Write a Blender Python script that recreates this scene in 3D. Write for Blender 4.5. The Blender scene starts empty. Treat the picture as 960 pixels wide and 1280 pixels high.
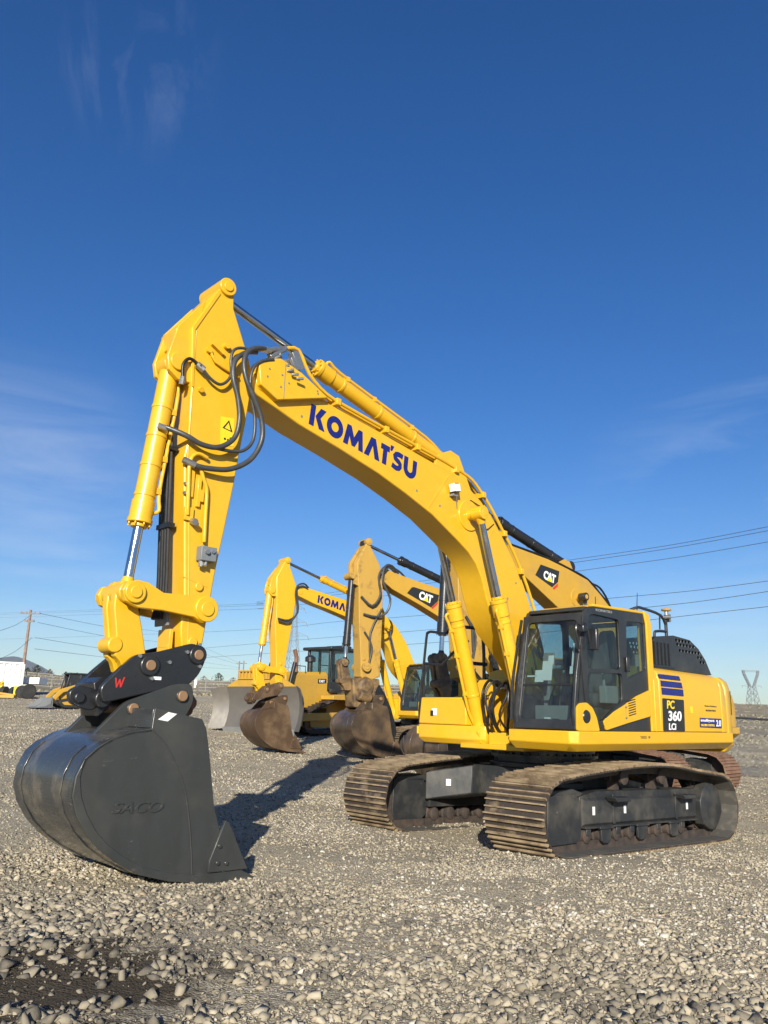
import bpy, bmesh, math, random
import numpy as np
from mathutils import Vector, Matrix, noise as mnoise
random.seed(7); RNG = np.random.default_rng(7)
R = math.radians
S = bpy.context.scene
C = S.collection

# ------------------------------------------------------------------ node materials
def new_mat(name):
    m = bpy.data.materials.new(name); m.use_nodes = True
    nt = m.node_tree
    return m, nt, nt.nodes['Principled BSDF']
def N(nt, t, **k):
    n = nt.nodes.new(t)
    for a, b in k.items():
        if a in n.inputs: n.inputs[a].default_value = b
        else: setattr(n, a, b)
    return n
def L(nt, a, b): nt.links.new(a, b)
def ramp(nt, fac, stops):
    r = N(nt, 'ShaderNodeValToRGB'); e = r.color_ramp.elements
    while len(e) < len(stops): e.new(0.5)
    for x, (p, c) in zip(e, stops): x.position = p; x.color = (*c, 1) if len(c) == 3 else c
    L(nt, fac, r.inputs['Fac']); return r.outputs['Color']
def mixc(nt, fac, a, b, mode='MIX'):
    m = N(nt, 'ShaderNodeMix', data_type='RGBA', blend_type=mode)
    for s, v in ((0, fac), (6, a), (7, b)):
        if isinstance(v, (int, float)): m.inputs[s].default_value = v
        elif isinstance(v, tuple): m.inputs[s].default_value = (*v[:3], 1)
        else: L(nt, v, m.inputs[s])
    return m.outputs[2]
def noise_fac(nt, scale, detail=4, rough=.55, lo=.4, hi=.6, coord='Object', stretch=None, w=0):
    tc = N(nt, 'ShaderNodeTexCoord'); mp = N(nt, 'ShaderNodeMapping')
    if stretch: mp.inputs['Scale'].default_value = stretch
    mp.inputs['Location'].default_value = (w, w*1.7, w*.6)
    L(nt, tc.outputs[coord], mp.inputs['Vector'])
    n = N(nt, 'ShaderNodeTexNoise', Scale=scale, Detail=detail, Roughness=rough)
    L(nt, mp.outputs['Vector'], n.inputs['Vector'])
    m = N(nt, 'ShaderNodeMapRange'); m.inputs[1].default_value = lo; m.inputs[2].default_value = hi
    L(nt, n.outputs['Fac'], m.inputs[0]); return m.outputs[0]
def paint(name, base, rough=.4, dirt=(.30, .24, .16), amt=.25, metallic=0, scale=2.2, lo=.5, hi=.75, coat=0, bump=0, streak=None, rough_var=.15, scr=0, scrcol=(.45, .42, .36)):
    m, nt, b = new_mat(name)
    f1 = noise_fac(nt, scale, 6, .62, lo, hi)
    f2 = noise_fac(nt, scale*6, 5, .6, .35, .75, stretch=streak or (1, 1, 1), w=3)
    tint = mixc(nt, f2, tuple(c*.95 for c in base), tuple(min(1, c*1.03) for c in base))
    mul = N(nt, 'ShaderNodeMath', operation='MULTIPLY'); L(nt, f1, mul.inputs[0]); mul.inputs[1].default_value = amt
    col = mixc(nt, mul.outputs[0], tint, dirt)
    if scr:
        g1 = noise_fac(nt, 3.0, 8, .75, .60, .74, stretch=(1.0, 1.0, 6.0), w=7); g2 = noise_fac(nt, 26, 3, .5, .5, .72, stretch=(1, 1, .35), w=11)
        mm = N(nt, 'ShaderNodeMath', operation='MULTIPLY'); L(nt, g1, mm.inputs[0]); L(nt, g2, mm.inputs[1])
        m3 = N(nt, 'ShaderNodeMath', operation='MULTIPLY'); L(nt, mm.outputs[0], m3.inputs[0]); m3.inputs[1].default_value = scr
        col = mixc(nt, m3.outputs[0], col, scrcol)
    L(nt, col, b.inputs['Base Color'])
    rr = N(nt, 'ShaderNodeMapRange'); rr.inputs[3].default_value = rough-rough_var*.4; rr.inputs[4].default_value = rough+rough_var
    L(nt, f2, rr.inputs[0]); L(nt, rr.outputs[0], b.inputs['Roughness'])
    b.inputs['Metallic'].default_value = metallic
    b.inputs['Coat Weight'].default_value = coat; b.inputs['Coat Roughness'].default_value = .12
    if bump:
        bp = N(nt, 'ShaderNodeBump', Strength=bump, Distance=.01)
        L(nt, noise_fac(nt, scale*14, 4, .6, 0, 1), bp.inputs['Height']); L(nt, bp.outputs[0], b.inputs['Normal'])
    return m
M = {}
M['yel'] = paint('bright_yellow_paint', (.70, .40, .014), .36, (.46, .32, .12), .24, lo=.52, hi=.80, scr=.35, scrcol=(.40, .27, .10), coat=.25, scale=1.4)
M['yel_deck'] = M['yel']
M['cat'] = paint('ochre_yellow_paint', (.50, .29, .033), .45, (.30, .20, .09), .35, scale=1.8, lo=.45, hi=.7)
M['catdirt'] = paint('muddy_ochre_paint', (.46, .275, .05), .6, (.12, .075, .04), .75, scale=3.1, lo=.53, hi=.66, bump=.4, streak=(1, 1, .4), scr=.9, scrcol=(.10, .06, .03))
M['cat_mud_shade'] = paint('coupler_mud_and_shade', (.24, .15, .06), .6, (.065, .042, .028), .9, scale=3.5, lo=.42, hi=.6, bump=.5)
M['blk'] = paint('black_paint', (.016, .017, .019), .32, (.09, .08, .065), .12, coat=.2)
M['cabblk'] = paint('satin_black_cab_paint', (.022, .024, .026), .36, (.12, .11, .09), .22, coat=.1)
M['buck'] = paint('charcoal_bucket_paint', (.036, .039, .038), .38, (.18, .16, .12), .16, scr=.55, scale=1.6, lo=.5, hi=.8, streak=(1, 1, .25), coat=.15)
M['buckshell'] = paint('scuffed_bucket_shell', (.034, .037, .039), .28, (.30, .25, .17), .5, scr=1.0, scale=2.2, lo=.52, hi=.76, streak=(1, .3, 1), coat=.3)
M['bumuddy'] = paint('brown_worn_bucket', (.075, .045, .024), .5, (.24, .16, .085), .6, scale=1.8, lo=.46, hi=.72, scr=.8, streak=(1, 1, .3), bump=.2)
M['budark'] = paint('dark_brown_bucket_steel', (.055, .04, .028), .33, (.22, .14, .07), .6, scale=1.4, lo=.42, hi=.66, coat=.1)
M['frame'] = paint('dusty_charcoal_frame', (.022, .024, .026), .5, (.24, .21, .16), .30, scale=2.6, lo=.46, hi=.78, scr=.35, streak=(1, 1, .3))
M['shoe'] = paint('track_shoe_steel', (.045, .034, .026), .6, (.25, .185, .115), .7, scale=3.4, lo=.52, hi=.68, bump=.5)
M['rib'] = paint('worn_grouser_steel', (.13, .09, .055), .5, (.42, .32, .19), .7, scale=4, lo=.35, hi=.6, bump=.3)
M['shoein'] = paint('dusty_track_inside', (.075, .07, .06), .75, (.22, .19, .15), .55, scale=6)
M['chain'] = paint('dark_oily_chain_steel', (.042, .035, .031), .6, (.12, .08, .055), .5, scale=7, lo=.4, hi=.65, bump=.4)
M['crust'] = paint('brown_rusted_shoe', (.17, .085, .05), .7, (.30, .20, .13), .6, scale=5, lo=.35, hi=.65, bump=.5)
M['rust'] = paint('rusty_steel', (.15, .065, .035), .7, (.28, .15, .08), .6, scale=7, lo=.35, hi=.65, bump=.5)
M['rustpin'] = paint('brown_pin_steel', (.32, .19, .10), .5, (.14, .07, .04), .5, scale=20, metallic=.3)
M['hose'] = paint('grey_rubber_hose', (.045, .048, .05), .38, (.13, .12, .10), .3, scale=8)
M['hoseb'] = paint('black_rubber_hose', (.012, .012, .013), .4, (.08, .07, .06), .2)
M['steel'] = paint('zinc_fitting', (.42, .42, .40), .35, (.2, .18, .15), .3, metallic=.8, scale=12)
M['greyv'] = paint('grey_valve_block', (.17, .19, .20), .45, (.08, .07, .06), .4, scale=10)
M['white'] = paint('white_paint', (.78, .78, .75), .45, (.4, .36, .3), .2)
M['sticker'] = paint('white_sticker', (.80, .80, .78), .5, (.5, .5, .5), .05)
M['navy'] = paint('navy_decal', (.012, .018, .16), .3, (.02, .02, .1), .1)
M['decalblk'] = paint('black_decal', (.02, .021, .02), .35, (.05, .05, .05), .1)
M['decalwht'] = paint('white_decal', (.82, .82, .82), .4, (.6, .6, .6), .05)
M['decalyel'] = paint('yellow_decal', (.80, .58, .02), .4, (.5, .4, .1), .05)
M['decalred'] = paint('red_decal', (.55, .03, .025), .4, (.3, .05, .05), .1)
M['catred'] = M['decalred']
M['grey'] = paint('grey_trim', (.20, .21, .21), .5, (.1, .1, .1), .2)
M['seat'] = paint('dark_seat_fabric', (.05, .05, .055), .85, (.1, .1, .1), .3)
M['trim'] = paint('light_cab_trim', (.22, .23, .22), .6, (.12, .12, .12), .3)
M['wood'] = paint('weathered_pole_wood', (.30, .20, .145), .85, (.12, .09, .07), .6, scale=3, streak=(4, 4, .3), lo=.4, hi=.6)
M['galv'] = paint('galvanised_steel', (.33, .34, .34), .5, (.2, .18, .15), .3, metallic=.5)
M['pylon'] = paint('weathered_pylon_steel', (.22, .24, .25), .6, (.18, .15, .12), .3, metallic=.2)
M['wire'] = paint('dark_wire', (.06, .065, .07), .5, (.05, .05, .05), .1)
M['tyre'] = paint('black_tyre', (.02, .02, .02), .75, (.12, .1, .08), .3)
M['blade'] = paint('polished_blade_steel', (.15, .14, .125), .5, (.22, .19, .15), .6, metallic=.3, scale=1.0, lo=.4, hi=.7, streak=(1, 1, .4))
M['bldg'] = paint('tan_stucco', (.48, .36, .27), .8, (.3, .22, .16), .3)
M['bark'] = paint('bark', (.09, .065, .045), .9, (.05, .04, .03), .4)
M['cont'] = paint('white_container_paint', (.72, .74, .73), .5, (.35, .28, .2), .35, scale=1.2, streak=(2, 2, .3))
def chrome():
    m, nt, b = new_mat('chromed_rod')
    b.inputs['Metallic'].default_value = 1; b.inputs['Base Color'].default_value = (.55, .56, .58, 1)
    rr = N(nt, 'ShaderNodeMapRange'); rr.inputs[3].default_value = .10; rr.inputs[4].default_value = .24
    L(nt, noise_fac(nt, 5, 3), rr.inputs[0]); L(nt, rr.outputs[0], b.inputs['Roughness']); return m
M['chrome'] = chrome()
def glass(name, tint, refl):
    m, nt, b = new_mat(name); nt.nodes.remove(b)
    out = nt.nodes['Material Output']
    tr = N(nt, 'ShaderNodeBsdfTransparent'); tr.inputs['Color'].default_value = (*tint, 1)
    gl = N(nt, 'ShaderNodeBsdfGlossy'); gl.inputs['Roughness'].default_value = .03
    gl.inputs['Color'].default_value = (.9, .95, 1, 1)
    fr = N(nt, 'ShaderNodeFresnel', IOR=refl)
    d = N(nt, 'ShaderNodeBsdfDiffuse'); d.inputs['Color'].default_value = (.35, .33, .28, 1)
    mp = N(nt, 'ShaderNodeMath', operation='MULTIPLY'); mp.inputs[1].default_value = .06
    L(nt, noise_fac(nt, 2.5, 6, .7, .35, .7, stretch=(1, 1, .5)), mp.inputs[0])
    m1 = N(nt, 'ShaderNodeMixShader'); L(nt, mp.outputs[0], m1.inputs[0]); L(nt, tr.outputs[0], m1.inputs[1]); L(nt, d.outputs[0], m1.inputs[2])
    ge = N(nt, 'ShaderNodeNewGeometry'); fb = N(nt, 'ShaderNodeMath', operation='SUBTRACT'); fb.inputs[0].default_value = 1; L(nt, ge.outputs['Backfacing'], fb.inputs[1])
    fm_ = N(nt, 'ShaderNodeMath', operation='MULTIPLY'); L(nt, fr.outputs[0], fm_.inputs[0]); L(nt, fb.outputs[0], fm_.inputs[1])
    m2 = N(nt, 'ShaderNodeMixShader'); L(nt, fm_.outputs[0], m2.inputs[0]); L(nt, m1.outputs[0], m2.inputs[1]); L(nt, gl.outputs[0], m2.inputs[2])
    L(nt, m2.outputs[0], out.inputs['Surface']); return m
M['glass'] = glass('tinted_cab_glass', (.70, .78, .78), 1.5)
def lamp_glass():
    m, nt, b = new_mat('lamp_lens'); b.inputs['Base Color'].default_value = (.75, .76, .74, 1); b.inputs['Roughness'].default_value = .12
    L(nt, mixc(nt, noise_fac(nt, 60, 2), (.6, .6, .58), (.85, .85, .83)), b.inputs['Base Color'])
    return m
M['lens'] = lamp_glass()

# ------------------------------------------------------------------ mesh building
class MB:
    """collects shapes; build() links them as one mesh object with one or more materials"""
    def __init__(s): s.v = []; s.f = []; s.m = []; s.cur = 0
    def mat(s, i): s.cur = i; return s
    def add(s, vs, fs):
        o = len(s.v); s.v += [tuple(map(float, p)) for p in vs]
        for f in fs: s.f.append([o+i for i in f]); s.m.append(s.cur)
        return s
    def box(s, a, b):
        (x0, y0, z0), (x1, y1, z1) = a, b
        s.add([(x0, y0, z0), (x1, y0, z0), (x1, y1, z0), (x0, y1, z0), (x0, y0, z1), (x1, y0, z1), (x1, y1, z1), (x0, y1, z1)],
              [(0, 3, 2, 1), (4, 5, 6, 7), (0, 1, 5, 4), (1, 2, 6, 5), (2, 3, 7, 6), (3, 0, 4, 7)]); return s
    def obox(s, c, size, rot):
        """box of a size about a centre, turned by a 3x3 matrix"""
        c = Vector(c); hx, hy, hz = [q/2 for q in size]
        P = [c+rot@Vector((x, y, z)) for z in (-hz, hz) for (x, y) in ((-hx, -hy), (hx, -hy), (hx, hy), (-hx, hy))]
        s.add(P, [(0, 3, 2, 1), (4, 5, 6, 7), (0, 1, 5, 4), (1, 2, 6, 5), (2, 3, 7, 6), (3, 0, 4, 7)]); return s
    def prism(s, poly, v0, v1):
        """polygon in the (x, z) plane pushed across y"""
        n = len(poly)
        A = [(x, v0, z) for x, z in poly]; B = [(x, v1, z) for x, z in poly]
        s.add(A+B, [list(range(n)), list(range(2*n-1, n-1, -1))]+[(i, i+n, (i+1) % n+n, (i+1) % n) for i in range(n)]); return s
    def loft(s, loops, cap=True):
        n = len(loops[0]); fs = []
        for k in range(len(loops)-1):
            for i in range(n):
                j = (i+1) % n; fs.append((k*n+i, k*n+j, (k+1)*n+j, (k+1)*n+i))
        if cap: fs += [list(range(n))[::-1], list(range((len(loops)-1)*n, len(loops)*n))]
        s.add([p for l in loops for p in l], fs); return s
    def cyl(s, a, b, r, r2=None, n=20, cap=True):
        a = Vector(a); b = Vector(b); d = (b-a).normalized(); r2 = r if r2 is None else r2
        u = d.orthogonal().normalized(); w = d.cross(u)
        l = [[tuple(c+(u*math.cos(2*math.pi*i/n)+w*math.sin(2*math.pi*i/n))*rr) for i in range(n)] for c, rr in ((a, r), (b, r2))]
        return s.loft(l, cap)
    def tube(s, pts, r, n=8, smooth=3):
        P = [Vector(p) for p in pts]
        if smooth and len(P) > 2:
            Q = []
            for i in range(len(P)-1):
                p0, p1, p2, p3 = P[max(i-1, 0)], P[i], P[i+1], P[min(i+2, len(P)-1)]
                for k in range(smooth):
                    t = k/smooth
                    Q.append(.5*((2*p1)+(p2-p0)*t+(2*p0-5*p1+4*p2-p3)*t*t+(3*p1-p0-3*p2+p3)*t**3))
            P = Q+[P[-1]]
        loops = []; u = None
        for i, p in enumerate(P):
            d = (P[min(i+1, len(P)-1)]-P[max(i-1, 0)]).normalized()
            u = d.orthogonal().normalized() if u is None else (u-d*u.dot(d)).normalized()
            w = d.cross(u)
            rr = r if not callable(r) else r(i/(len(P)-1))
            loops.append([tuple(p+(u*math.cos(2*math.pi*k/n)+w*math.sin(2*math.pi*k/n))*rr) for k in range(n)])
        return s.loft(loops)
    def lathe(s, c, axis, prof, n=24):
        c = Vector(c); d = Vector(axis).normalized(); u = d.orthogonal().normalized(); w = d.cross(u)
        return s.loft([[tuple(c+d*t+(u*math.cos(2*math.pi*i/n)+w*math.sin(2*math.pi*i/n))*max(r, 1e-4)) for i in range(n)] for t, r in prof])
    def mesh(s, name, mats, smooth=35):
        me = bpy.data.meshes.new(name)
        me.from_pydata(s.v, [], s.f)
        for m in mats: me.materials.append(m)
        me.polygons.foreach_set('material_index', s.m)
        bm = bmesh.new(); bm.from_mesh(me); bmesh.ops.recalc_face_normals(bm, faces=bm.faces); bm.to_mesh(me); bm.free()
        if smooth:
            me.shade_smooth(); me.set_sharp_from_angle(angle=R(smooth))
        return me
    def build(s, name, mats, parent=None, bevel=0, smooth=35, seg=2):
        if not isinstance(mats, (list, tuple)): mats = [mats]
        o = bpy.data.objects.new(name, s.mesh(name, mats, smooth)); C.objects.link(o); o.parent = parent
        if bevel:
            b = o.modifiers.new('edge', 'BEVEL'); b.width = bevel; b.segments = seg; b.limit_method = 'ANGLE'; b.angle_limit = R(38); b.harden_normals = False
        return o
class Parts:
    """like MB, but nxt() starts a new piece and build() links every piece as an object of its own"""
    def __init__(s): s.all = [MB()]
    def nxt(s): s.all.append(MB()); return s.all[-1]
    @property
    def c(s): return s.all[-1]
    def build(s, name, mats, parent=None, bevel=0, smooth=35):
        out = [m.build(name, mats, parent, bevel, smooth) for m in s.all if m.v]; return out
def tag(o, label=None, cat=None, group=None, kind=None):
    for k, v in (('label', label), ('category', cat), ('group', group), ('kind', kind)):
        if v: o[k] = v
    return o
def empty(name, loc=(0, 0, 0), rz=0, scale=1):
    o = bpy.data.objects.new(name, None); C.objects.link(o); o.location = loc; o.rotation_euler = (0, 0, rz); o.scale = (scale,)*3
    o.empty_display_size = .2; return o
def children(o): return [c for c in bpy.data.objects if c.parent is o]
def copy_tree(o, parent=None):
    c = o.copy(); C.objects.link(c); c.parent = parent
    for ch in children(o): copy_tree(ch, c)
    return c

# flat outlines with holes, through a filled 2D curve
def curve_mesh(polys, depth):
    cu = bpy.data.curves.new('outline', 'CURVE'); cu.dimensions = '2D'; cu.fill_mode = 'BOTH'; cu.extrude = depth/2
    for p in polys:
        sp = cu.splines.new('POLY'); sp.points.add(len(p)-1); sp.use_cyclic_u = True
        for q, (x, y) in zip(sp.points, p): q.co = (x, y, 0, 1)
    ob = bpy.data.objects.new('outline', cu); C.objects.link(ob)
    bpy.context.view_layer.update()
    me = bpy.data.meshes.new_from_object(ob.evaluated_get(bpy.context.evaluated_depsgraph_get()))
    bpy.data.objects.remove(ob); bpy.data.curves.remove(cu); return me
def text_mesh(txt, bold=.02, shear=0, depth=.02, spacing=1.0):
    cu = bpy.data.curves.new('lettering', 'FONT'); cu.body = txt; cu.offset = bold; cu.shear = shear; cu.extrude = depth/2; cu.space_character = spacing
    cu.resolution_u = 4
    ob = bpy.data.objects.new('lettering', cu); C.objects.link(ob)
    bpy.context.view_layer.update()
    me = bpy.data.meshes.new_from_object(ob.evaluated_get(bpy.context.evaluated_depsgraph_get()))
    bpy.data.objects.remove(ob); bpy.data.curves.remove(cu); return me
def place(me, name, mat, parent, o, ex, ey, ez=None, fit=None):
    """maps the mesh's x,y,z onto origin + x*ex + y*ey + z*ez (ez unit). fit=(w,h): first scale its box to w x h"""
    co = np.empty(len(me.vertices)*3); me.vertices.foreach_get('co', co); co = co.reshape(-1, 3)
    if fit:
        lo = co.min(0); hi = co.max(0); co[:, 0] = (co[:, 0]-lo[0])/(hi[0]-lo[0])*fit[0]; co[:, 1] = (co[:, 1]-lo[1])/(hi[1]-lo[1])*fit[1]
    ex = np.array(ex, float); ey = np.array(ey, float)
    if ez is None: ez = np.cross(ex, ey); ez /= np.linalg.norm(ez)
    q = np.array(o, float)+co[:, :1]*ex+co[:, 1:2]*ey+co[:, 2:3]*np.array(ez, float)
    me.vertices.foreach_set('co', q.ravel()); me.update()
    bm = bmesh.new(); bm.from_mesh(me); bmesh.ops.remove_doubles(bm, verts=bm.verts, dist=1e-5); bmesh.ops.recalc_face_normals(bm, faces=bm.faces); bm.to_mesh(me); bm.free()
    me.materials.clear(); me.materials.append(mat); me.name = name
    ob = bpy.data.objects.new(name, me); C.objects.link(ob); ob.parent = parent; return ob
def plate(name, mat, parent, polys, v, th, bevel=0):
    """side plate: polygons in machine (u, w); its outer face at y = v when th runs inward"""
    me = curve_mesh(polys, abs(th))
    ob = place(me, name, mat, parent, (0, v-th/2, 0), (1, 0, 0), (0, 0, 1), ez=(0, -1, 0))
    if bevel:
        b = ob.modifiers.new('edge', 'BEVEL'); b.width = bevel; b.segments = 2; b.limit_method = 'ANGLE'; b.angle_limit = R(50)
    return ob
def side_text(name, txt, mat, parent, u, w, v, width, height, slope=0, bold=.02, shear=0, spacing=1.0, th=.003):
    """lettering on a plane facing +y, read towards -u; (u, w) is its lower left as one reads it"""
    c, s = math.cos(slope), math.sin(slope)
    me = text_mesh(txt, bold, shear, th, spacing)
    return place(me, name, mat, parent, (u, v, w), (-c, 0, -s), (-s, 0, c), ez=(0, 1, 0), fit=(width, height))
def rounded(poly, r, n=4):
    """rounds the corners of a polygon"""
    out = []; k = len(poly)
    for i in range(k):
        p0, p1, p2 = Vector(poly[i-1]), Vector(poly[i]), Vector(poly[(i+1) % k])
        a = p0-p1; b = p2-p1; rr = min(r, a.length*.45, b.length*.45); a = p1+a.normalized()*rr; b = p1+b.normalized()*rr
        for j in range(n+1):
            t = j/n; q = a*(1-t)**2+p1*2*t*(1-t)+b*t*t; out.append((q.x, q.y))
    return out
def circ(c, r, n=24, rev=False): return [(c[0]+r*math.cos(2*math.pi*i/n), c[1]+r*math.sin(2*math.pi*i/n)) for i in range(n)]
def stroke(path, w):
    P = [Vector(p) for p in path]; l = []; r_ = []
    for i, p in enumerate(P):
        d = (P[min(i+1, len(P)-1)]-P[max(i-1, 0)]).normalized(); nn = Vector((-d.y, d.x))*w/2
        l.append(tuple(p+nn)); r_.append(tuple(p-nn))
    return l+r_[::-1]
def arc(c, r, a0, a1, n=10, sy=1): return [(c[0]+r*math.cos(R(a0+(a1-a0)*i/n)), c[1]+sy*r*math.sin(R(a0+(a1-a0)*i/n))) for i in range(n+1)]
def block_logo():
    """the seven heavy letters of the boom lettering, one unit high"""
    g = []; x = 0
    def put(polys, w):
        nonlocal x
        g.extend([[(px+x, py) for px, py in p] for p in polys]); x += w+.07
    put([[(0, 0), (.29, 0), (.29, 1), (0, 1)], [(.33, .52), (.60, 1), (.94, 1), (.64, .53), (.98, 0), (.63, 0)]], .98)
    put([[(.52+.52*math.cos(t), .5+.52*math.sin(t)) for t in np.linspace(0, 2*math.pi, 28, endpoint=False)],
         [(.52+.23*math.cos(t), .5+.23*math.sin(t)) for t in np.linspace(0, 2*math.pi, 20, endpoint=False)]], 1.04)
    put([[(0, 0), (.16, 1), (.42, 1), (.66, .5), (.90, 1), (1.16, 1), (1.32, 0), (1.02, 0), (.96, .48), (.76, .06), (.56, .06), (.36, .48), (.30, 0)]], 1.32)
    put([[(0, 0), (.38, 1), (.70, 1), (1.08, 0), (.75, 0), (.54, .62), (.33, 0)]], 1.02)
    put([[(0, .72), (0, 1), (.62, 1), (.62, .72), (.46, .72), (.46, 0), (.17, 0), (.17, .72)], [(.66, .86), (.66, 1.14), (.9, 1.14), (.78, .86)]], .74)
    s_path = [(.74, .80)]+arc((.42, .71), .17, 50, 200, 8)+arc((.42, .36), .21, 100, -110, 12)[1:-1]+[(.10, .17)]
    put([stroke([(.76, .84), (.60, .87), (.44, .87), (.28, .82), (.19, .71), (.24, .60), (.38, .54), (.52, .49), (.62, .41), (.63, .28), (.54, .17), (.38, .13), (.22, .15), (.05, .20)], .26)], .80)
    put([[(0, 1), (0, .42)]+arc((.48, .46), .48, 185, 355, 14)+[(.96, 1), (.66, 1), (.66, .46)]+arc((.48, .44), .18, 0, -180, 8)+[(.30, 1)]], .96)
    return g, x-.07

# ------------------------------------------------------------------ terrain
U0 = R(222.85); OX, OY = 2.478, 12.42
ANCH = [(-2, 8.2, .16), (0, 4, .24), (2.5, 12.4, 0), (5.5, 13.5, -.07), (-3, 22.6, .55), (1.34, 25.9, .47), (-.4, 23.3, .38), (4.6, 26.5, .3), (1.65, 16.9, .14), (6.05, 20.2, .05), (-2.2, 35.2, .78), (-4.5, 31.5, .72), (-20, 50, 1.45), (-33, 70, 2.4), (12, 27, -.05), (20, 45, .6), (0, 60, 1.7), (25, 70, 1.4), (-12, 20, .5), (4.5, 8.5, .05), (2, 7, .12)]
_A = np.array(ANCH)
def _basis(x, y): x = x/30; y = y/30; return np.stack([np.ones_like(x), x, y, x*x, x*y, y*y], -1)
_co = np.linalg.lstsq(_basis(_A[:, 0], _A[:, 1]), _A[:, 2], rcond=None)[0]
_res = _A[:, 2]-_basis(_A[:, 0], _A[:, 1])@_co
def ground_z(x, y):
    x = np.asarray(x, float); y = np.asarray(y, float)
    xc = np.clip(x, -45, 35); yc = np.clip(y, 0, 80)
    base = _basis(xc, yc)@_co
    w = 1/(((x[..., None]-_A[:, 0])**2+(y[..., None]-_A[:, 1])**2)/9+.25)**2
    base = base+(w*_res).sum(-1)/(w.sum(-1)+.002)
    d = np.hypot(x, y); az = x/np.maximum(np.abs(y), 1)
    t = np.clip((d-78)/190, 0, 1); t = t*t*(3-2*t)
    top = 10.6-3.2*np.clip(az+.35, 0, 1)+.8*np.sin(az*9+1)+.5*np.sin(az*23)
    z = base*(1-t)+top*t
    far = np.clip((d-300)/400, 0, 1)
    return z-far*14

# ------------------------------------------------------------------ excavator
def hyd(root, rodpin, basepin, frac, rb, rr, barrel, rodmat='chrome', v=0, name='cylinder', pipe=None, collars=2, label=None):
    """hydraulic cylinder: barrel from the base pin, chromed rod to the rod pin; points are (u, w)"""
    a = Vector((rodpin[0], v, rodpin[1])); b = Vector((basepin[0], v, basepin[1])); d = (a-b); Ln = d.length; d.normalize(); e = b+d*Ln*frac
    m = MB(); m.cyl(b+d*rb*.8, e-d*.22, rb, n=24); m.cyl(e-d*.24, e-d*.03, rb*1.13, n=24); m.cyl(e-d*.05, e, rb*1.22, n=24)
    m.cyl(e, e+d*.04, rb*.8, n=20)
    for k in range(8):
        t = 2*math.pi*k/8; u = d.orthogonal().normalized(); w = d.cross(u); c = e+(u*math.cos(t)+w*math.sin(t))*rb*1.05
        m.cyl(c, c+d*.03, rb*.11, n=6)
    for k in range(collars):
        c = b+d*Ln*frac*(.28+.55*k/max(collars-1, 1)); m.cyl(c-d*.02, c+d*.02, rb*1.07, n=24)
    m.cyl(b+Vector((0, -rb*.95, 0)), b+Vector((0, rb*.95, 0)), rb*1.15, n=20); m.cyl(b, b+d*rb*1.4, rb*.9, n=16)
    o = m.build(name, M[barrel], root, .006)
    if label: o['label'] = label
    r = MB(); r.cyl(e+d*.02, a-d*rb*.9, rr, n=20); r.build('rod', M[rodmat], o)
    h = MB(); h.cyl(a+Vector((0, -rb*.9, 0)), a+Vector((0, rb*.9, 0)), rb*.95, n=20); h.cyl(a-d*rb*1.5, a-d*.3*rb, rr*1.05, rb*.8, n=16)
    h.build('rod_eye', M[barrel], o, .005)
    if pipe:
        side = Vector(pipe[0]).normalized(); s2 = side*(rb+.03)
        p = MB(); p.tube([e-d*.12+side*rb*.9, e-d*.16+s2*1.25, e-d*.35+s2, b+d*Ln*frac*.5+s2, b+d*Ln*frac*.18+s2, b+d*rb+side*rb*.8], .02, 8)
        for k in (.3, .6, .8):
            c = b+d*Ln*frac*k+s2*.9; p.obox(c, (.05, .06, .06), Matrix.Identity(3))
        p.build('feed_pipe', M[barrel], o)
    return o

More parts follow.
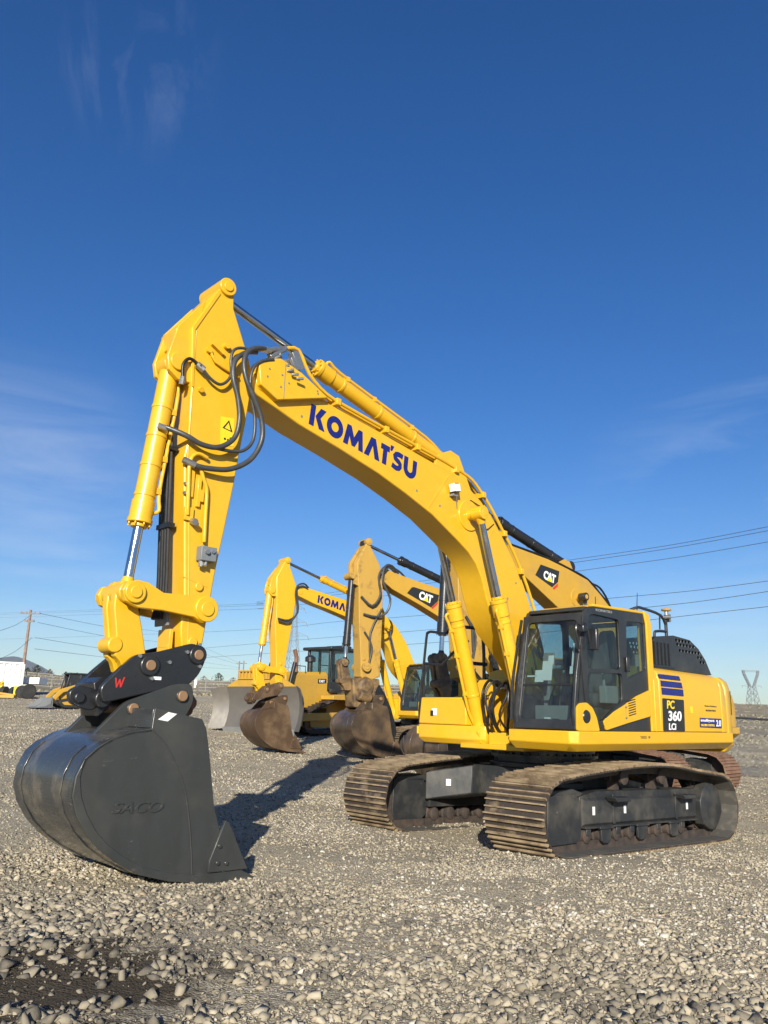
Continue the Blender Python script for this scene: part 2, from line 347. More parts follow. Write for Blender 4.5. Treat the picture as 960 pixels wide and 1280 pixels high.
def track_unit(root, side, detail=True, dusty='shoe', tilt=-.027, du=0):
    """one crawler: belt of shoes, chain, frame, rollers. side +1 left, -1 right"""
    g = 1.295*side; hw = .435
    grp = empty('track'); grp.parent = root; grp.rotation_euler = (0, tilt, 0); grp.location.x = du
    fr, rc = (2.0, .455), (-2.08, .47)
    path = []
    for k in range(13): t = R(-90+165*k/12); path.append((fr[0]+.43*math.cos(t), fr[1]+.43*math.sin(t)))
    path += [(1.55, .935), (1.0, .985), (.4, 1.03), (-.2, 1.05), (-.7, 1.04), (-1.3, .975), (-1.8, .94)]
    for k in range(13): t = R(95+175*k/12); path.append((rc[0]+.445*math.cos(t), rc[1]+.445*math.sin(t)))
    P = [Vector((a, 0, b)) for a, b in path]; seg = []; tot = 0
    for i in range(len(P)):
        d = (P[(i+1) % len(P)]-P[i]); seg.append((tot, d.length, P[i], d.normalized())); tot += d.length
    n = 50; pitch = tot/n
    b = MB(); ch = MB()
    def at(s):
        s %= tot
        for t0, ln, p, d in seg:
            if t0 <= s <= t0+ln+1e-9: return p+d*(s-t0)
        return P[0]
    for k in range(n):
        a, c = at(k*pitch), at((k+1)*pitch); d = (c-a).normalized(); nn = Vector((d.z, 0, -d.x)); mid = (a+c)/2
        rot = Matrix(((d.x, 0, nn.x), (0, 1, 0), (d.z, 0, nn.z)))
        ln = (c-a).length
        b.mat(0).obox(mid+nn*.0+Vector((0, g, 0)), (ln*.985, 2*hw, .016), rot)
        for q, hgt in ((-.40, .034), (-.04, .026), (.34, .034)):
            b.mat(1).obox(mid+d*ln*q+nn*(.008+hgt/2)+Vector((0, g, 0)), (.017, 2*hw-.004, hgt), rot)
        b.mat(2).obox(mid-nn*.0115+Vector((0, g, 0)), (ln*.96, 2*hw-.02, .006), rot)
        for q in (-.11, .11):
            ch.obox(mid-nn*.065+Vector((0, g+q, 0)), (ln*1.04, .045, .10), rot)
        ch.cyl(a-nn*.065+Vector((0, g-.13, 0)), a-nn*.065+Vector((0, g+.13, 0)), .028, n=8)
    b.build('shoe_belt', [M[dusty], M['rib'] if dusty == 'shoe' else M[dusty], M['shoein']], grp)
    ch.build('chain', M['chain'], grp)
    if not detail: return grp
    o = side; v1 = g+o*.165; vi = g-o*.165
    f = MB()
    f.prism([(1.28, .30), (1.28, .66), (.9, .72), (-1.72, .72), (-1.72, .36), (-1.6, .30)], vi, v1-o*.03)
    f.loft([[(1.25, v1-o*.03, .31), (1.25, v1-o*.03, .64), (-1.7, v1-o*.03, .64), (-1.7, v1-o*.03, .31)], [(1.2, v1, .34), (1.2, v1, .61), (-1.7, v1, .61), (-1.7, v1, .34)]])
    f.box((-1.7, min(v1-o*.06, v1+o*.035), .285), (1.25, max(v1-o*.06, v1+o*.035), .31))
    for u in (-1.1, .55): f.box((u-.03, min(v1, v1+o*.012), .32), (u+.03, max(v1, v1+o*.012), .68))
    f.build('side_frame', M['frame'], grp, .012)
    c = MB(); c.prism([(1.98, .68), (1.40, .70), (1.30, .60), (1.30, .20), (1.40, .13), (1.92, .12), (1.99, .25)], g-o*.12, v1)
    c.cyl((1.78, v1-o*.01, .49), (1.78, v1+o*.006, .49), .028, n=12)
    c.prism([(1.85, .74), (1.45, .76), (1.2, .70), (1.3, .66), (1.98, .68)], g-o*.12, v1-o*.02)
    c.build('idler_cover', M['frame'], grp, .015)
    i = MB(); i.lathe((fr[0]-.02, g-.1, fr[1]), (0, 1, 0), [(0, .1), (0, .33), (.04, .34), (.05, .30), (.15, .30), (.16, .34), (.2, .33), (.2, .1)], 28); i.build('idler', M['chain'], grp)
    s = MB(); s.lathe((rc[0], g-.05, rc[1]), (0, 1, 0), [(0, .1), (0, .36), (.1, .36), (.1, .1)], 28)
    for k in range(21):
        t = 2*math.pi*k/21; s.obox((rc[0]+.375*math.cos(t), g, rc[1]+.375*math.sin(t)), (.07, .07, .05), Matrix.Rotation(-t, 3, 'Y'))
    s.build('sprocket', M['chain'], grp)
    mo = MB(); q0 = v1-o*.1
    oc = [(rc[0]+.02+(.33 if k % 2 else .35)*math.cos(R(k*30+15)), rc[1]-.0+(.33 if k % 2 else .35)*math.sin(R(k*30+15))) for k in range(12)]
    mo.loft([[(x, q0, z) for x, z in oc], [(x, v1+o*.06, z) for x, z in oc], [((x-rc[0])*.82+rc[0], v1+o*.09, (z-rc[1])*.82+rc[1]) for x, z in oc]])
    mo.build('final_drive', M['frame'], grp, .01)
    ro = Parts()
    for k in range(8):
        u = 1.15-k*.345; ro.nxt().lathe((u, g-.17, .20), (0, 1, 0), [(0, .04), (.02, .09), (.09, .09), (.10, .115), (.12, .115), (.13, .085), (.21, .085), (.22, .115), (.24, .115), (.25, .09), (.32, .09), (.34, .04)], 16)
    ro.build('track_roller', M['chain'], grp)
    gd = Parts()
    for u in (.78, -.1, -.98):
        gd.nxt().prism([(u-.12, .30), (u+.12, .30), (u+.10, .13), (u+.06, .10), (u-.06, .10), (u-.10, .13)], v1-o*.01, v1+o*.03)
        gd.c.box((u-.16, min(v1, v1+o*.05), .27), (u+.16, max(v1, v1+o*.05), .30))
    for k in range(8):
        u = 1.15-k*.345; gd.nxt().box((u-.05, min(v1-o*.05, v1+o*.015), .2), (u+.05, max(v1-o*.05, v1+o*.015), .285))
    gd.build('roller_guard', M['frame'], grp, .008)
    cr = Parts()
    for u in (.25, -.75):
        cr.nxt().lathe((u, g-.12, .89), (0, 1, 0), [(0, .05), (0, .075), (.08, .075), (.09, .10), (.11, .10), (.12, .075), (.24, .07), (.24, .10), (.28, .10), (.3, .04)], 18)
        cr.c.box((u-.05, g-.08, .70), (u+.05, g+.04, .86))
    cr.build('carrier_roller', M['chain'], grp)
    st = Parts()
    for u in (.55, -1.25):
        st.nxt().prism([(u-.2, .655), (u+.2, .655), (u+.16, .60), (u-.16, .60)], v1, v1+o*.16)
    st.build('step', M['frame'], grp, .008)
    sk = Parts()
    for u in (1.02, .28, -1.42): sk.nxt().box((u-.028, v1+o*.004 if o > 0 else v1-.006, .44), (u+.028, v1+.006 if o > 0 else v1-.004, .54))
    sk.build('sticker', M['sticker'], grp)
    return grp

MAIN_BOOM = [(5.60, 5.40), (5.35, 5.42), (4.56, 5.30), (3.75, 5.17), (2.91, 5.02), (2.43, 4.94), (2.15, 4.87), (1.92, 4.77), (1.68, 4.64), (1.47, 4.48), (1.21, 4.21), (.92, 3.86), (.70, 3.47), (.45, 3.0), (.12, 2.35), (-.12, 2.10), (-.14, 1.90), (.02, 1.78), (.2, 1.85), (.6, 2.2), (1.0, 2.58), (1.28, 2.80), (1.46, 3.02), (1.58, 3.28), (1.67, 3.53), (1.79, 3.71), (1.95, 3.85), (2.16, 3.97), (2.69, 4.25), (3.2, 4.44), (3.69, 4.60), (4.36, 4.77), (4.98, 4.91), (5.35, 5.03), (5.58, 5.10), (5.68, 5.18), (5.70, 5.30)]
MAIN_ARM = [(6.17, 6.19), (6.13, 6.33), (6.06, 6.36), (5.98, 6.31), (5.965, 6.12), (5.96, 6.03), (5.85, 5.79), (5.73, 5.53), (5.66, 5.35), (5.66, 5.11), (5.70, 4.72), (5.75, 4.36), (5.79, 3.99), (5.87, 3.44), (5.93, 3.06), (5.98, 2.62), (6.02, 2.25), (6.03, 2.05), (6.12, 2.02), (6.23, 2.08), (6.28, 2.41), (6.27, 2.73), (6.34, 3.45), (6.41, 4.17), (6.38, 4.37), (6.40, 4.92), (6.45, 5.62)]
CAT_BOOM = [(5.52, 5.44), (5.42, 5.51), (5.0, 5.40), (4.6, 5.32), (3.46, 5.12), (2.68, 4.98), (2.14, 4.85), (1.7, 4.65), (1.35, 4.35), (.95, 3.9), (.6, 3.3), (.2, 2.4), (-.12, 2.10), (-.14, 1.90), (.02, 1.78), (.2, 1.85), (.95, 2.4), (1.4, 2.85), (1.75, 3.25), (2.2, 3.6), (2.75, 3.92), (3.45, 4.24), (4.2, 4.55), (5.22, 4.93), (5.45, 5.08), (5.58, 5.2)]
CAT_ARM = [(6.16, 6.15), (6.12, 6.32), (6.03, 6.32), (6.0, 6.12), (5.88, 5.93), (5.66, 5.6), (5.55, 5.2), (5.53, 4.7), (5.53, 3.87), (5.55, 2.95), (5.56, 2.36), (5.9, 2.25), (6.2, 2.34), (6.22, 2.9), (6.32, 3.98), (6.36, 4.9), (6.45, 5.56)]

def bucket(root, side='buck', shell='buckshell', hw=.80, du=0, main=True, label=None):
    prof = [(6.80, 1.46), (7.00, 1.43), (7.15, 1.38), (7.27, 1.31), (7.37, 1.22), (7.43, 1.08), (7.44, .93), (7.39, .78), (7.29, .63), (7.17, .51), (7.02, .40), (6.80, .28), (6.52, .20), (6.27, .16), (6.0, .135)]
    face = [(6.31, 1.545), (6.79, 1.63)]+prof+[(5.98, .17), (6.03, .55), (6.12, .79), (6.17, 1.05), (6.22, 1.3), (6.26, 1.46)]
    D = lambda p: [(x+du, z) for x, z in p]
    sh = MB(); th = .035
    inner = []
    for i, p in enumerate(prof):
        a = Vector(prof[max(i-1, 0)]); c = Vector(prof[min(i+1, len(prof)-1)]); t = (c-a).normalized(); nn = Vector((-t.y, t.x))
        q = Vector(p)-nn*th*(-1); inner.append(((q.x-2*(q.x-p[0])) if False else q.x, q.y))
    cen = Vector((6.6, .9))
    inner = [tuple(Vector(p)+(cen-Vector(p)).normalized()*th) for p in prof]
    ring = D(prof)+D(inner)[::-1]
    fr_ = .52/.80*hw
    sh.prism(ring, -fr_, hw)
    # torque box across the top
    sh.prism(D([(6.80, 1.46), (6.79, 1.63), (6.31, 1.545), (6.26, 1.46), (6.5, 1.42)]), -fr_+.03, hw-.03)
    o = sh.build('bucket', M[shell], root, .008)
    if label: o['label'] = label
    for s in (1, -1):
        sp = MB(); v0 = hw if s > 0 else -fr_; sp.prism(D(face), v0-s*.03, v0); sp.build('side_plate', M[side], o, .006)
        pr_ = prof[4:]; rim = pr_+[(x-(x-6.55)*.10*min(1, i/2.5), z+(.9-z)*.10*min(1, i/2.5)) for i, (x, z) in enumerate(pr_)][1:][::-1]
        rb = MB(); rb.prism(D(rim), v0-s*.002, v0+s*.009); rb.build('wear_rim', M[side], o, .004)
        cu = MB(); cu.prism(D([(6.15, .33), (6.01, .66), (5.97, .64), (5.74, .23), (6.15, .235)]), v0+s*.002, v0+s*.035)
        for (x, z) in ((6.06, .45), (6.07, .31), (5.98, .30)): cu.cyl((x+du, v0+s*.03, z), (x+du, v0+s*.055, z), .02, n=8)
        cu.build('side_cutter', M[side], o, .004)
    lip = MB(); lip.prism(D([(6.30, .155), (6.30, .225), (5.80, .225), (5.55, .10), (5.54, .085), (5.9, .115)]), -fr_-.01, hw+.01)
    lip.build('cutting_edge', M[side], o, .006)
    wr = Parts()
    for v, w_ in ((-fr_+.10, .09), (hw-.30, .07)):
        outer = [tuple(Vector(p)-(cen-Vector(p)).normalized()*.010) for p in prof[3:14]]
        wr.nxt().prism(D(outer)+D(prof[3:14])[::-1], v-w_, v+w_)
    wr.build('wear_strip', M[shell], o, .004)
    for s in (1, -1):
        e = MB(); e.prism(rounded(D([(7.20, 1.30), (6.84, 1.68), (6.36, 1.86), (6.17, 1.87), (6.14, 1.70), (6.25, 1.50), (6.6, 1.50), (6.8, 1.44)]), .06, 3), s*.27, s*.33)
        e.cyl((6.77+du, s*.32, 1.62), (6.77+du, s*.35, 1.62), .058, n=18); e.cyl((6.28+du, s*.32, 1.75), (6.28+du, s*.35, 1.75), .06, n=18)
        e.build('mounting_ear', M[side], o, .01)
    pn = Parts()
    for x, z in ((6.77, 1.62), (6.28, 1.75)): pn.nxt().cyl((x+du, -.37, z), (x+du, .37, z), .05, n=18)
    pn.build('pin', M['rustpin'], o, .006)
    if main:
        plate('sticker', M['sticker'], o, [[(6.755, 1.535), (6.66, 1.60), (6.575, 1.585), (6.66, 1.52)]], hw+.005, .003)
        ln = MB(); ln.tube([(6.80, hw+.001, 1.45), (6.66, hw+.001, 1.33), (6.52, hw+.001, 1.12), (6.42, hw+.001, .9), (6.34, hw+.001, .55), (6.29, hw+.001, .20)], .007, 6); ln.build('fold_line', M[side], o)
        side_text('embossed_lettering', 'SACO', M[side], o, 7.10, .78, hw+.003, .47, .09, .03, bold=.012, shear=.35, th=.016)
    return o

def excavator(kind, root, main=False, boom=MAIN_BOOM, arm=MAIN_ARM, du=0, badge=None, acyl=None):
    K = kind != 'cat'
    body = 'yel' if K else 'cat'; armm = 'yel' if K else 'catdirt'; cylb = 'yel' if K else 'blk'
    # --- undercarriage
    for sd_ in (1, -1): track_unit(root, sd_, True, 'shoe' if K else 'crust', -.027 if main else 0, 0)
    cf = MB()
    cf.box((-.75, -.78, .52), (.75, .78, .93))
    for sx in (1, -1):
        for s in (1, -1):
            cf.loft([[(sx*.35, s*.6, .50), (sx*.95, s*.6, .52), (sx*.95, s*.6, .92), (sx*.35, s*.6, .92)],
                     [(sx*.75, s*1.14, .40), (sx*1.38, s*1.14, .40), (sx*1.38, s*1.14, .80), (sx*.75, s*1.14, .80)]])
    cf.cyl((0, 0, .93), (0, 0, 1.0), .82, n=40)
    c = cf.build('centre_frame', M['frame'], root, .02); c.rotation_euler = (0, -.027, 0)
    if main:
        s = MB(); s.obox((1.178, -.86, .66), (.006, .07, .09), Matrix.Rotation(R(38.5), 3, 'Z')); s.build('sticker', M['sticker'], c)
    sr = MB(); sr.cyl((0, 0, 1.0), (0, 0, 1.24), .74, n=40); sr.cyl((0, 0, 1.08), (0, 0, 1.12), .78, n=40)
    for k in range(36):
        t = 2*math.pi*k/36; sr.cyl((.77*math.cos(t), .77*math.sin(t), 1.12), (.77*math.cos(t), .77*math.sin(t), 1.15), .02, n=6)
    sr.build('slewing_ring', M['blk'], root)
    # --- revolving deck
    dk = MB()
    top = [(1.50, .52), (1.50, 1.46), (1.42, 1.56), (-2.92, 1.56), (-3.06, 1.45), (-3.06, .2), (1.0, .2), (1.0, .52)]
    bot = [(1.40, .56), (1.40, 1.36), (1.32, 1.46), (-2.86, 1.46), (-2.98, 1.38), (-2.98, .25), (.95, .25), (.95, .56)]
    dk.loft([[(x, y, 1.235) for x, y in bot], [(x, y, 1.335) for x, y in top], [(x, y, 1.485) for x, y in top]])
    topr = [(1.22, -.40), (1.22, -1.42), (1.12, -1.50), (-3.0, -1.50), (-3.06, -1.4), (-3.06, -.2), (1.1, -.2)]
    botr = [(1.16, -.40), (1.16, -1.34), (1.06, -1.42), (-2.95, -1.42), (-2.98, -1.34), (-2.98, -.25), (1.05, -.25)]
    dk.loft([[(x, y, 1.235) for x, y in botr], [(x, y, 1.31) for x, y in topr], [(x, y, 1.50) for x, y in topr]])
    dk.box((-2.9, -.195, 1.24), (1.05, .195, 1.42))
    # boom foot brackets and front tongue
    for v in (-.30, .30): dk.prism([(1.12, 1.26), (1.18, 1.42), (.95, 1.60), (.6, 1.7), (.35, 2.1), (.02, 2.16), (-.2, 2.0), (-.3, 1.4), (-.3, 1.26)], v-.03, v+.03)
    for v in (-.52, .52): dk.prism([(1.16, 1.26), (1.16, 1.40), (.98, 1.58), (.84, 1.52), (.5, 1.3)], v-.025, v+.025)
    dk.box((-2.9, -.6, 1.19), (1.20, .55, 1.26))
    dk.build('deck', M[body], root, .012)
    if main:
        q = MB(); q.prism([(1.16, 1.47), (.55, 1.47), (.55, 1.33), (.75, 1.31), (1.16, 1.36)], -1.52, -1.505); q.build('step_recess', M['decalyel'], root)
        side_text('serial_marking', 'TK0321  W', M['decalblk'], root, -.05, 1.395, 1.5605, .27, .035, 0, bold=.01)
    # --- counterweight
    cw = MB(); loops = []
    def cwl(inset, z):
        pts = [(-2.86, 1.52-inset), (-3.06, 1.50-inset), (-3.24, 1.38-inset)]
        for k in range(9):
            t = R(157+46*k/8); pts.append((3.44*math.cos(t)*(1-inset*.25), 3.44*math.sin(t)*.93))
        pts += [(-3.24, -1.38+inset), (-3.06, -1.50+inset), (-2.86, -1.52+inset)]
        return [(x, y, z) for x, y in pts]
    cw.loft([cwl(.10, 1.18), cwl(.0, 1.30), cwl(0, 2.16), cwl(.04, 2.28), cwl(.14, 2.36)])
    cwo = cw.build('counterweight', M[body], root, .02)
    if not K: cwo.location = (.80, -.16, .03); cwo.scale = (1, 1, 1.08); cwo.data.materials[0] = M['cat_mud_shade']  # dark brown swapped in: the counterweight's shade is put into its colour
    ps = MB(); ps.loft([[(-3.085, 1.49, 1.76), (-3.225, 1.40, 1.76), (-3.225, 1.40, 2.14), (-3.085, 1.49, 2.14)], [(-3.075, 1.505, 1.76), (-3.235, 1.405, 1.76), (-3.235, 1.405, 2.14), (-3.075, 1.505, 2.14)]])
    pso = ps.build('counterweight_panel', M['cabblk'], root)
    if not K: pso.location = (.80, -.16, -.12); pso.scale = (1, 1, 1.12)
    # --- engine house: side doors and roof
    def hprof(u0, u1, wtop0, wtop1):
        """cross sections in (v, w) lofted along u"""
        def sec(u, wt):
            return [(u, 1.545, 1.49), (u, 1.55, 1.7), (u, 1.55, wt-.22), (u, 1.52, wt-.10), (u, 1.44, wt-.03), (u, 1.30, wt), (u, -1.30, wt), (u, -1.44, wt-.03), (u, -1.49, wt-.12), (u, -1.49, 1.51)]
        return [sec(u0, wtop0), sec(u1, wtop1)]
    h = MB(); h.loft(hprof(-.66, -2.60, 2.41, 2.385)); h.build('engine_hood', M[body], root, .012)
    h2 = MB()
    s = hprof(-2.612, -2.74, 2.384, 2.35); s3 = [(u-.08, v*.99, w-(.13 if w > 1.9 else 0)) for u, v, w in s[1]]
    h2.loft([s[0], s[1], s3]); h2.build('rear_corner_panel', M[body], root, .008)
    h3 = MB(); h3.loft(hprof(-.52, -.648, 2.40, 2.41)); h3.build('front_corner_panel', M[body], root, .008)
    # black perforated cover over the exhaust aftertreatment
    cov = [(-.93, 2.41), (-.98, 2.80), (-1.10, 2.88), (-1.66, 2.94), (-2.20, 2.91), (-2.48, 2.79), (-2.70, 2.62), (-2.88, 2.39)]
    holes = []
    for r_, (w, u0, n) in enumerate(((2.855, -1.72, 5), (2.79, -1.75, 6), (2.70, -1.82, 7), (2.63, -2.42, 2), (2.56, -2.50, 2))):
        for k in range(n):
            u = u0-k*.105; holes.append(rounded([(u, w), (u-.072, w-.004), (u-.072, w+.04), (u, w+.044)], .008, 2))
    cv = None
    if main:
        cv = plate('aftertreatment_cover', M['cabblk'], root, [cov]+holes, 1.30, .02)
        plate('cover_far_side', M['cabblk'], cv, [cov]+holes, .50, .02)
        t = MB()
        for i in range(1, len(cov)-1):
            a, b_ = cov[i], cov[i+1]; t.add([(a[0], 1.30, a[1]), (b_[0], 1.30, b_[1]), (b_[0], .48, b_[1]), (a[0], .48, a[1])], [(0, 1, 2, 3)])
            if i > 2: continue
        t.build('cover_top', M['cabblk'], cv)
        lo = MB()
        for k in range(5): lo.box((-1.02-k*.11, 1.305, 2.46), (-1.06-k*.11, 1.325, 2.80))
        lo.box((-.96, 1.303, 2.43), (-1.62, 1.315, 2.455)); lo.build('louvre', M['blk'], cv)
        mf = MB(); mf.cyl((-1.3, .9, 2.5), (-2.4, .9, 2.5), .16, n=20); mf.build('silencer', M['galv'], cv)
    elif K:
        t = MB(); t.prism(cov, .3, 1.30); t.build('aftertreatment_cover', M['cabblk'], root, .02)
    # --- cab
    cab(root, body, main)
    # --- right hand tool box and centre covers
    tb = MB()
    tb.loft([[(1.19, -1.46, 1.505), (1.19, -.50, 1.505), (.2, -.42, 1.505), (.2, -1.46, 1.505)], [(1.17, -1.43, 1.90), (1.17, -.52, 1.90), (.2, -.44, 1.90), (.2, -1.43, 1.90)]])
    tb.build('tool_box', M[body], root, .02)
    tb = MB(); tb.box((-.5, -1.45, 1.505), (.19, -.42, 2.12)); tb.prism([(.19, 1.91), (.62, 1.91), (.30, 2.2), (.19, 2.2)], -1.0, -.45); tb.build('fuel_tank', M[body], root, .02)
    mc = MB(); mc.box((.0, -.19, 1.43), (.78, .19, 1.78)); mc.box((.25, -.44, 1.45), (.75, -.34, 2.0)); mc.build('swivel_cover', M[body], root, .012)
    if main:
        w = MB()
        w.mat(0).obox((1.188, -1.13, 1.685), (.004, .10, .10), Matrix.Identity(3)); w.mat(1).obox((1.19, -1.18, 1.665), (.004, .06, .08), Matrix.Identity(3)); w.build('warning_sticker', [M['sticker'], M['decalblk']], root)
        hr = MB(); r_ = .021
        hr.tube([(1.10, -1.50, 1.52), (1.10, -1.53, 1.66), (1.10, -1.50, 1.95), (1.10, -1.40, 2.80), (1.10, -1.36, 2.89), (1.10, -1.27, 2.90), (1.10, -1.0, 2.86), (1.10, -.93, 2.90), (1.05, -.88, 2.97)], r_, 10)
        hr.tube([(1.10, -1.45, 2.42), (1.10, -1.10, 2.39), (1.10, -1.02, 2.42), (1.05, -.80, 2.62), (.9, -.7, 2.75)], r_, 10)
        hr.build('handrail', M['blk'], root)
        hr = MB()
        hr.tube([(.62, -1.0, 3.0), (.35, -1.0, 3.0), (.22, -1.0, 2.93), (.18, -1.0, 2.6), (.18, -1.0, 2.1)], .028, 10)
        hr.box((.15, -1.05, 2.42), (.62, -.95, 2.47)); hr.tube([(.6, -1., 2.44), (.2, -1., 2.15)], .03, 8, 0); hr.box((-.3, -1.1, 2.10), (.3, -.5, 2.14))
        hr.build('rear_handrail', M['blk'], root)
        # hoses between tongue and cab
        hs = Parts()
        for k in range(7):
            v = -.24+k*.075; u = 1.05-.02*(k % 3)
            rg = random.Random(k+5); j = lambda a: rg.uniform(-a, a)
            hs.nxt().tube([(.80, v*.8, 2.05), (.98+j(.04), v+j(.05), 2.13+j(.03)), (1.14+j(.05), v+.03+j(.06), 1.93+j(.05)), (1.16+j(.05), v+.02+j(.07), 1.66+j(.06)), (1.04+j(.04), v+j(.05), 1.44+j(.03)), (.88, v*.9, 1.38)], .017+.004*(k % 3 == 0), 8, 5)
        hs.build('coolant_hose', M['hoseb'], root)
        ft = Parts()
        for k in range(7):
            v = -.24+k*.075; ft.nxt().cyl((.74, v*.8, 2.04), (.84, v*.8, 2.06), .033, n=8)
        ft.build('hose_fitting', M['steel'], root)
        # gnss mast with round receiver
        ms = MB(); ms.tube([(-1.60, 1.22, 2.44), (-1.60, 1.22, 3.26)], .025, 10, 0)
        ms.tube([(-.62, .95, 3.16), (-.72, 1.2, 3.28), (-.95, 1.22, 3.29), (-1.45, 1.22, 3.24), (-1.60, 1.22, 3.10)], .022, 8)
        ms.tube([(-1.22, 1.22, 2.44), (-1.22, 1.22, 2.9), (-1.3, 1.22, 2.98), (-1.60, 1.22, 3.0)], .022, 8)
        ms.tube([(-1.42, 1.22, 3.24), (-1.40, 1.22, 3.02)], .012, 6, 0)
        mo = ms.build('receiver_mast', M['cabblk'], root)
        rc = MB(); rc.lathe((-1.64, 1.22, 3.33), (0, 0, 1), [(0, .03), (.0, .072), (.015, .08), (.03, .072), (.042, .03), (.046, .0)], 24)
        rc.build('round_receiver', M['cat'], mo)
        rc = MB(); rc.cyl((-1.64, 1.22, 3.20), (-1.64, 1.22, 3.33), .03, n=10); rc.cyl((-1.55, 1.22, 3.22), (-1.58, 1.32, 3.22), .03, n=12); rc.box((-1.72, 1.19, 3.16), (-1.66, 1.25, 3.28)); rc.build('mast_bracket', M['steel'], mo)
        an = MB(); an.tube([(-.95, 1.1, 3.14), (-.96, 1.1, 3.35), (-.99, 1.1, 3.55)], lambda t: .010-.006*t, 6); an.build('whip_antenna', M['blk'], root)
        an = MB(); an.tube([(-.2, .85, 3.2), (-.2, .85, 3.42)], .006, 6, 0); an.cyl((-.2, .85, 3.17), (-.2, .85, 3.21), .03, n=10); an.build('short_antenna', M['blk'], root)
    if K:
        decs = []
        for poly in ([(-.64, 2.35), (-1.27, 2.345), (-1.31, 2.285), (-.68, 2.29)], [(-.70, 2.24), (-1.33, 2.235), (-1.36, 2.15), (-.71, 2.155)], [(-.715, 2.105), (-1.37, 2.10), (-1.375, 2.0), (-.725, 2.005)]):
            decs.append(poly)
        # the topmost stripe sits below the rounded shoulder
        plate('hood_stripe', M['navy'], root, [[(x, z-.055 if z > 2.27 else z-.035) for x, z in p] if z0 else p for p, z0 in zip(decs, (1, 1, 0))], 1.5545, .003)
        pl = plate('model_panel', M['decalblk'], root, [rounded([(-.725, 1.955), (-1.37, 1.95), (-1.345, 1.495), (-.71, 1.50)], .02, 2)], 1.5545, .003)
        side_text('lettering', 'PC', M['decalyel'], pl, -.84, 1.81, 1.558, .23, .12, 0, bold=.03, shear=.12)
        side_text('lettering', '360', M['decalwht'], pl, -.86, 1.64, 1.558, .40, .145, 0, bold=.03, shear=.1)
        side_text('lettering', 'LCi', M['decalwht'], pl, -.86, 1.515, 1.558, .22, .095, 0, bold=.03, shear=.12)
        if main:
            pb = plate('control_badge', M['navy'], root, [[(-1.84, 1.70), (-2.57, 1.695), (-2.555, 1.55), (-1.83, 1.56)]], 1.5545, .003)
            side_text('lettering', 'intelligent', M['decalwht'], pb, -1.86, 1.63, 1.558, .45, .055, 0, bold=.015)
            side_text('lettering', 'MACHINE CONTROL', M['decalyel'], pb, -1.86, 1.575, 1.558, .45, .034, 0, bold=.02)
            side_text('lettering', '2.0', M['decalwht'], pb, -2.36, 1.575, 1.558, .17, .10, 0, bold=.02, shear=.15)
            side_text('dealer_lettering', 'Modern Machinery', M['decalblk'], root, -2.03, 1.86, 1.553, .40, .032, 0, bold=.0)
            side_text('dealer_lettering', 'MODERN PARTS', M['decalblk'], root, -2.06, 1.80, 1.553, .33, .026, 0, bold=.01)
            plate('small_sticker', M['decalyel'], root, [[(-1.56, 1.86), (-1.64, 1.86), (-1.64, 1.76), (-1.56, 1.76)]], 1.5535, .003)
    # --- boom
    bm_ = MB(); bm_.prism(boom, -.215, .215)
    bo = bm_.build('boom', M[body], root, .014)
    fl = MB()
    mid = (1.95, 4.37)
    fl.cyl((mid[0], -.235, mid[1]), (mid[0], .235, mid[1]), .22, n=32); fl.cyl((mid[0], -.50, mid[1]), (mid[0], .50, mid[1]), .075, n=20)
    fl.cyl((mid[0], .50, mid[1]), (mid[0], .515, mid[1]), .055, n=16)
    fl.build('pivot_boss', M[body], bo, .01)
    if K:
        gl, W_ = block_logo(); me = curve_mesh(gl, .003)
        ca, sa = math.cos(R(9.7)), math.sin(R(9.7)); sc = 1.84/W_; hh = .265
        place(me, 'boom_lettering', M['navy'], bo, (4.84, .2175, 4.955), (-ca*sc, 0, -sa*sc), (-sa*hh*.15-.02, 0, hh), ez=(0, 1, 0))
    else:
        if badge is None:
            badge = dict(poly=[(4.69, 4.86), (4.52, 5.05), (4.44, 5.07), (3.50, 4.92), (3.54, 4.73), (3.80, 4.51)], text=(4.27, 4.735, .50, .255, 13), red=[(3.80, 4.503), (3.53, 4.725), (3.56, 4.63), (3.74, 4.47)], tri=[(4.10, 4.70), (3.97, 4.83), (3.90, 4.66)])
        pl = plate('boom_badge', M['decalblk'], bo, [badge['poly']], .2185, .003)
        bx, bz, bw, bh, ba = badge['text']
        side_text('lettering', 'CAT', M['decalwht'], pl, bx, bz, .2225, bw, bh, R(ba), bold=.045, spacing=.85)
        plate('triangle_mark', M['decalyel'], pl, [badge['tri']], .2265, .003)
        plate('red_stripe', M['catred'], pl, [badge['red']], .2225, .003)
    if main:
        # stiffener seams, covers, lamp
        sm = MB()
        for (a, b_) in (((2.38, 4.86), (2.77, 4.33)), ((1.40, 4.28), (1.64, 3.95))):
            d = Vector((b_[0]-a[0], 0, b_[1]-a[1])); ang = math.atan2(-d.z, d.x)
            sm.obox(((a[0]+b_[0])/2, .217, (a[1]+b_[1])/2), (d.length, .006, .02), Matrix.Rotation(ang, 3, 'Y'))
        sm.build('weld_seam', M[body], bo)
        tip = MB()
        cp = [(5.64, 5.42), (5.60, 5.20), (5.36, 5.08), (4.62, 5.325), (5.04, 5.52), (5.35, 5.60), (5.60, 5.50)]
        tip.loft([[(x, .10, z) for x, z in cp], [(x, .30, z) for x, z in cp]])
        tip.build('boom_tip_cover', M[body], bo, .012)
        bt = MB()
        for x, z in ((5.50, 5.42), (5.52, 5.32), (5.32, 5.40), (5.33, 5.25), (5.20, 5.47), (5.22, 5.33), (4.80, 5.36), (4.79, 5.33)): bt.cyl((x, .30, z), (x, .308, z), .011, n=8)
